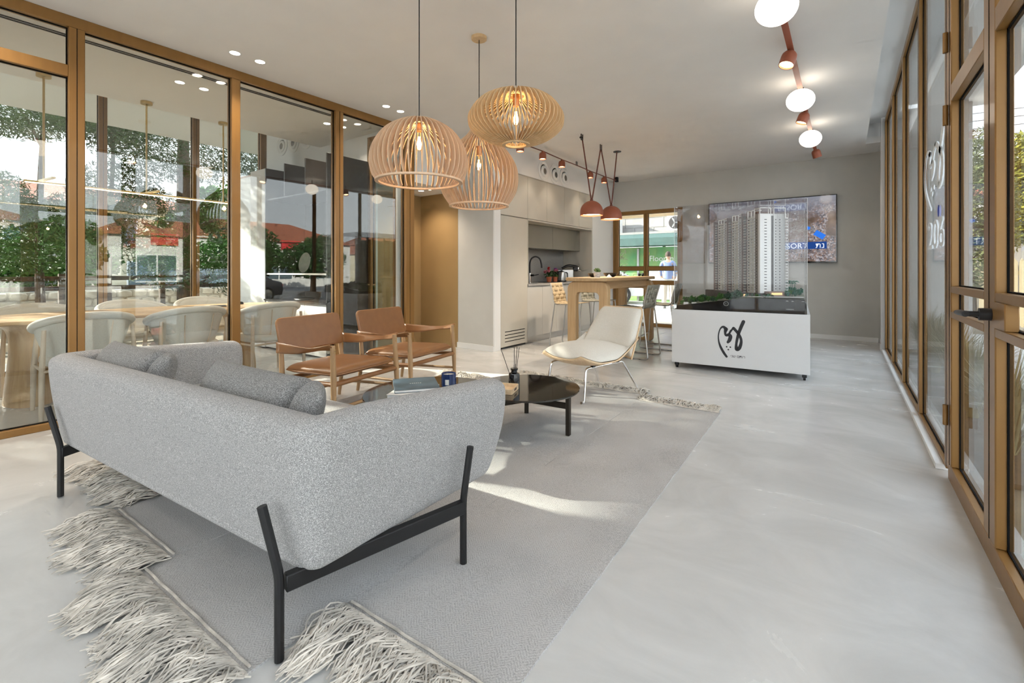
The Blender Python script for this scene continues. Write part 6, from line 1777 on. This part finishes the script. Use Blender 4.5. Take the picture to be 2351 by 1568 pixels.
# ---- green shop behind the back window
sh = thing('shop_front', 'green shop front with white sign and dark awning across the pavement', 'building', (-6.2, 17.6, -0.05))
M_green = mat('shop_green', (0.10, 0.38, 0.16), 0.5, var=0.3, vscale=1.2, var2=(0.34, 0.46, 0.14)); M_awn = mat('awning_teal', (0.045, 0.10, 0.09), 0.7, var=0.2, vscale=6)
M_blockw = mat('concrete_block', (0.30, 0.295, 0.28), 0.9, var=0.12, vscale=4)
q = MB(); q.box(-6, 4.5, 0, 0.2, 0, 2.1); q.build('facade', M_green, sh, smooth=False)
for (x0, x1) in ((-3.1, -1.7), (0.0, 1.15)):
    q = MB(); q.box(x0, x1, -0.03, 0.0, 0.1, 1.35); q.build('notice_panel', M_whiter, sh, smooth=False)
for x in (-3.4, -1.4, -0.35, 1.5):
    q = MB(); q.box(x-0.04, x+0.04, -0.05, 0.0, 0, 2.05); q.build('mullion', M_steel, sh, smooth=False)
q = MB(); q.add([(-6, -0.9, 2.12), (4.6, -0.9, 2.12), (4.6, -0.9, 2.40), (-6, -0.9, 2.40), (-6, 0.1, 2.62), (4.6, 0.1, 2.62), (-6, 0.1, 2.12), (4.6, 0.1, 2.12)], [(0, 1, 2, 3), (3, 2, 5, 4), (6, 7, 1, 0), (0, 3, 4, 6), (1, 7, 5, 2)]); q.build('awning', M_awn, sh, smooth=False)
text_mesh('sign_lettering', 'Floorcn', 0.30, M_swht, sh, Matrix.Translation((0.05, -0.012, 1.56)) @ FX @ Matrix.Shear('XY', 4, (0.25, 0)) if False else Matrix.Translation((0.08, -0.012, 1.56)) @ FX, 0.006)
q = MB(); q.lathe([(0.001, 0), (0.08, 0), (0.001, 0.03)], 16, m=Matrix.Translation((0.02, -0.012, 1.86)) @ FX); q.build('sign_dot', mat('sign_yellow', (0.75, 0.55, 0.05), 0.5), sh)
q = MB(); q.box(-6, 4.5, 0.1, 0.8, 2.625, 2.71); q.build('flat_roof', M_blockw, sh, smooth=False)
bw = ext('wall_block', M_blockw, [(-14, -1.0, 18.4, 18.6, 2.5, 4.0)])
bl_me = MB().box(0.01, 0.79, -0.02, 0, 0.01, 0.38).mesh('concrete_block', M_blockw, smooth=False)
for j in range(4):
    for i in range(9):
        o = bpy.data.objects.new('concrete_block', bl_me); link(o, bw); o.location = (-8.6 + 0.8*i + (0.4 if j % 2 else 0), 18.4, 2.5 + 0.385*j)
def ac_unit(label, x, w_, two):
    t = thing('air_conditioner', label, 'air conditioner', (x, 18.0, 2.66), 0, 'air conditioners on the shop roof')
    q = MB(); q.box(-w_/2, w_/2, -0.16, 0.16, 0, 0.62); q.build('housing', M_whiter, t, bevel=0.02)
    for xx in ((-w_/4, w_/4) if two else (-0.12,)):
        q = MB(); q.lathe([(0.001, 0), (0.23, 0), (0.24, 0.012), (0.001, 0.012)], 28, m=Matrix.Translation((xx, -0.155, 0.31)) @ FX); g = q.build('fan_grille', M_dkvent if not two else M_modeld, t)
        for k in range(3):
            q = MB(); a = k*2*PI/3; q.bar((xx, -0.172, 0.31), (xx+0.2*math.cos(a), -0.172, 0.31+0.2*math.sin(a)), 0.05, 0.01, (0, 1, 0)); q.build('fan_blade', M_steel, g, smooth=False)
ac_unit('white air conditioner with two dark fans on the shop roof', -4.9, 1.25, True); ac_unit('white air conditioner with one fan on the shop roof', -7.9, 0.95, False)
tree('roof_shrub', 'leafy green tree rising behind the concrete block wall', (-6.2, 19.6, 0), 3.6, 0.12, [(0, 0, 4.3, 1.7, 0.8, 0.75), (-1.5, 0, 4.0, 0.8, 0.6, 0.6), (1.0, 0, 4.5, 0.8, 0.6, 0.6)], M_leafd, 7000, 0.12, 60, thin=0.5)
tree('bare_shrub', 'thin-branched shrub on the pavement outside the back window', (-6.0, 13.2, -0.03), 1.7, 0.03, [(0, 0, 1.5, 0.7, 0.6, 0.7), (0.2, 0, 0.9, 0.6, 0.5, 0.5)], mat('olive_leaf', (0.16, 0.18, 0.09), 0.7, var=0.4, vscale=6), 900, 0.08, 61, thin=0.2, stems=7)
pg = ext('roof_pergola', wood('pergola_pine', (0.62, 0.45, 0.27), (0.50, 0.34, 0.18), 'X'), [(-8.5, 0.6, 9.53, 12.6, 2.62, 2.70)])
q = MB(); q.box(-6.05, -5.93, 12.4, 12.52, -0.03, 2.62); struct(q.build('column_pergola', wood('pergola_post', (0.62, 0.45, 0.27), (0.50, 0.34, 0.18), 'Z'), smooth=False))

# ---- man standing outside
def skin_mesh(name, verts, edges, radii, m_, par, root=0, sub=2):
    me = bpy.data.meshes.new(name); me.from_pydata(verts, edges, [])
    o = bpy.data.objects.new(name, me); link(o, par); me.materials.append(m_)
    sk_ = o.modifiers.new('skin', 'SKIN'); sk_.use_smooth_shade = True
    for i, r in enumerate(radii):
        me.skin_vertices[0].data[i].radius = (r, r) if not isinstance(r, tuple) else r
        me.skin_vertices[0].data[i].use_root = (i == root)
    q = o.modifiers.new('subsurf', 'SUBSURF'); q.levels = sub; q.render_levels = sub
    return o
man = thing('person', 'man in a blue shirt and beige trousers standing outside, seen from behind', 'person', (-4.45, 14.5, -0.03), R(12))
M_skin = mat('skin', (0.50, 0.30, 0.21), 0.6); M_shirt = mat('blue_shirt', (0.20, 0.27, 0.48), 0.8, var=0.15, vscale=8); M_trou = mat('beige_trousers', (0.56, 0.51, 0.44), 0.85, var=0.1, vscale=8); M_hair = mat('brown_hair', (0.06, 0.04, 0.03), 0.8, var=0.3, vscale=60)
# local: faces +Y (away from the house); one continuous body
V_ = [(0, 0, 0.95), (0, 0, 1.12), (0, -0.01, 1.30), (0, -0.01, 1.43), (0, 0.0, 1.50), (0, 0.01, 1.56),
      (-0.17, -0.01, 1.40), (-0.235, -0.03, 1.14), (-0.20, 0.10, 0.95), (-0.18, 0.16, 0.92),
      (0.17, -0.01, 1.40), (0.235, -0.03, 1.14), (0.20, 0.10, 0.95), (0.18, 0.16, 0.92),
      (-0.10, 0, 0.88), (-0.11, 0.02, 0.48), (-0.12, -0.01, 0.08), (-0.12, 0.12, 0.035),
      (0.10, 0, 0.88), (0.11, 0.02, 0.48), (0.12, -0.01, 0.08), (0.12, 0.12, 0.035)]
E_ = [(0, 1), (1, 2), (2, 3), (3, 4), (4, 5), (3, 6), (6, 7), (7, 8), (8, 9), (3, 10), (10, 11), (11, 12), (12, 13), (0, 14), (14, 15), (15, 16), (16, 17), (0, 18), (18, 19), (19, 20), (20, 21)]
Rr_ = [(0.15, 0.11), (0.14, 0.10), (0.155, 0.105), (0.12, 0.09), 0.055, 0.06, 0.065, 0.048, 0.036, 0.034, 0.065, 0.048, 0.036, 0.034, 0.085, 0.06, 0.04, 0.035, 0.085, 0.06, 0.04, 0.035]
skin_mesh('body', V_, E_, Rr_, M_skin, man)
q = MB(); q.grid(lambda u, v: (0.076*math.sin(PI*v)*math.cos(2*PI*u), 0.012+0.094*math.sin(PI*v)*math.sin(2*PI*u), 1.645+0.118*math.cos(PI*v)*(1.0 if v < 0.5 else 1.08)), 20, 14, closeu=True); hd_ = q.build('head', M_skin, man, ang=80)
q = MB(); q.grid(lambda u, v: (0.084*math.sin(PI*v*0.62)*math.cos(2*PI*u), -0.004+0.098*math.sin(PI*v*0.62)*math.sin(2*PI*u), 1.658+0.122*math.cos(PI*v*0.62)), 20, 10, closeu=True); q.build('hair', M_hair, man, ang=80)
for s in (-1, 1):
    q = MB(); q.lathe([(0.001, 0), (0.02, 0.004), (0.028, 0.012), (0.001, 0.016)], 12, m=Matrix.Translation((s*0.078, 0.01, 1.635)) @ Matrix.Rotation(R(90*s), 4, 'Y')); q.build('ear', M_skin, hd_)
    for k in range(4):
        q = MB(); q.tube([(s*(0.165+0.008*k), 0.175, 0.915), (s*(0.15+0.010*k), 0.215, 0.905-0.006*k), (s*(0.135+0.012*k), 0.235, 0.885-0.006*k)], [0.010, 0.009, 0.006], 6); q.build('finger', M_skin, man)
    q = MB(); q.tube([(s*0.17, 0.16, 0.935), (s*0.145, 0.185, 0.945), (s*0.13, 0.205, 0.94)], [0.011, 0.010, 0.007], 6); q.build('thumb', M_skin, man)
q = MB(); q.tube([(0, 0.105, 1.655), (0, 0.125, 1.625), (0, 0.108, 1.615)], [0.008, 0.013, 0.01], 6); q.build('nose', M_skin, hd_)
V2 = [(0, 0, 0.77), (0, 0, 1.12), (0, -0.01, 1.30), (0, -0.01, 1.44), (-0.175, -0.01, 1.41), (-0.232, -0.03, 1.16), (-0.205, 0.07, 0.99), (0.175, -0.01, 1.41), (0.232, -0.03, 1.16), (0.205, 0.07, 0.99)]
skin_mesh('shirt', V2, [(0, 1), (1, 2), (2, 3), (3, 4), (4, 5), (5, 6), (3, 7), (7, 8), (8, 9)], [(0.172, 0.135), (0.165, 0.125), (0.165, 0.125), (0.10, 0.09), 0.072, 0.056, 0.046, 0.072, 0.056, 0.046], M_shirt, man)
V3 = [(0, 0, 1.05), (-0.10, 0, 0.84), (-0.11, 0.02, 0.48), (-0.12, -0.01, 0.10), (0.10, 0, 0.84), (0.11, 0.02, 0.48), (0.12, -0.01, 0.10)]
skin_mesh('trousers', V3, [(0, 1), (1, 2), (2, 3), (0, 4), (4, 5), (5, 6)], [(0.168, 0.13), 0.105, 0.085, 0.075, 0.105, 0.085, 0.075], M_trou, man)
for s in (-1, 1):
    q = MB(); q.grid(lambda u, v: (s*0.12+0.052*math.sin(PI*v)*math.cos(2*PI*u), 0.05+0.145*math.sin(PI*v)*math.sin(2*PI*u), 0.045+0.062*math.cos(PI*v) if v < 0.5 else 0.0+0.045*max(0, 1-2*(v-0.5)*6)), 18, 12, closeu=True); q.build('shoe', mat('grey_shoe_%d' % (s+1), (0.22, 0.22, 0.21), 0.7), man, ang=70)

# ---- vinyl lettering on the window pane beside the glass door
dc = thing('window_decal', 'white vinyl logo and numerals 206 with a blue dot on the window', 'decal', (0.486, 0, 0))
M_vin = mat('white_vinyl', (0.80, 0.84, 0.88), 0.5); M_vblue = mat('blue_vinyl', (0.02, 0.06, 0.50), 0.5)
# panel coordinates: read from inside, letters run from far (left) to near (right)
AX = Matrix(((0, 0, -1, 0), (-1, 0, 0, 0), (0, 1, 0, 0), (0, 0, 0, 1)))
DM = Matrix.Translation((0, 4.21, 1.83)) @ AX @ Matrix.Diagonal((3.4, 1.26, 1, 1)) @ Matrix.Translation((-px2((905, 1190))[0], -px2((905, 1190))[1], 0))
for pts, ws in LOGO: stroke(dc, pts, [w_*0.8 for w_ in ws], M_vin, DM, nm='logo_stroke')
for (x, y) in ((877, 1247), (904, 1249), (889, 1267)):
    p = DM @ Vector((*px2((x, y)), 0)); q = MB(); q.lathe([(0.001, 0), (0.018, 0), (0.001, 0.001)], 16, m=Matrix.Translation(p) @ Matrix.Rotation(R(-90), 4, 'Y') @ Matrix.Diagonal((1, 1.8, 1, 1))); q.build('logo_dot', M_vin, dc)
text_mesh('numerals', '206', 0.27, M_vin, dc, Matrix.Translation((0, 4.47, 1.30)) @ AX @ Matrix.Diagonal((1.75, 1, 1, 1)), 0.001)
q = MB(); q.lathe([(0.001, 0), (0.038, 0), (0.001, 0.001)], 24, m=Matrix.Translation((-0.0005, 3.98, 1.53)) @ Matrix.Rotation(R(-90), 4, 'Y')); q.build('blue_dot', M_vblue, dc)
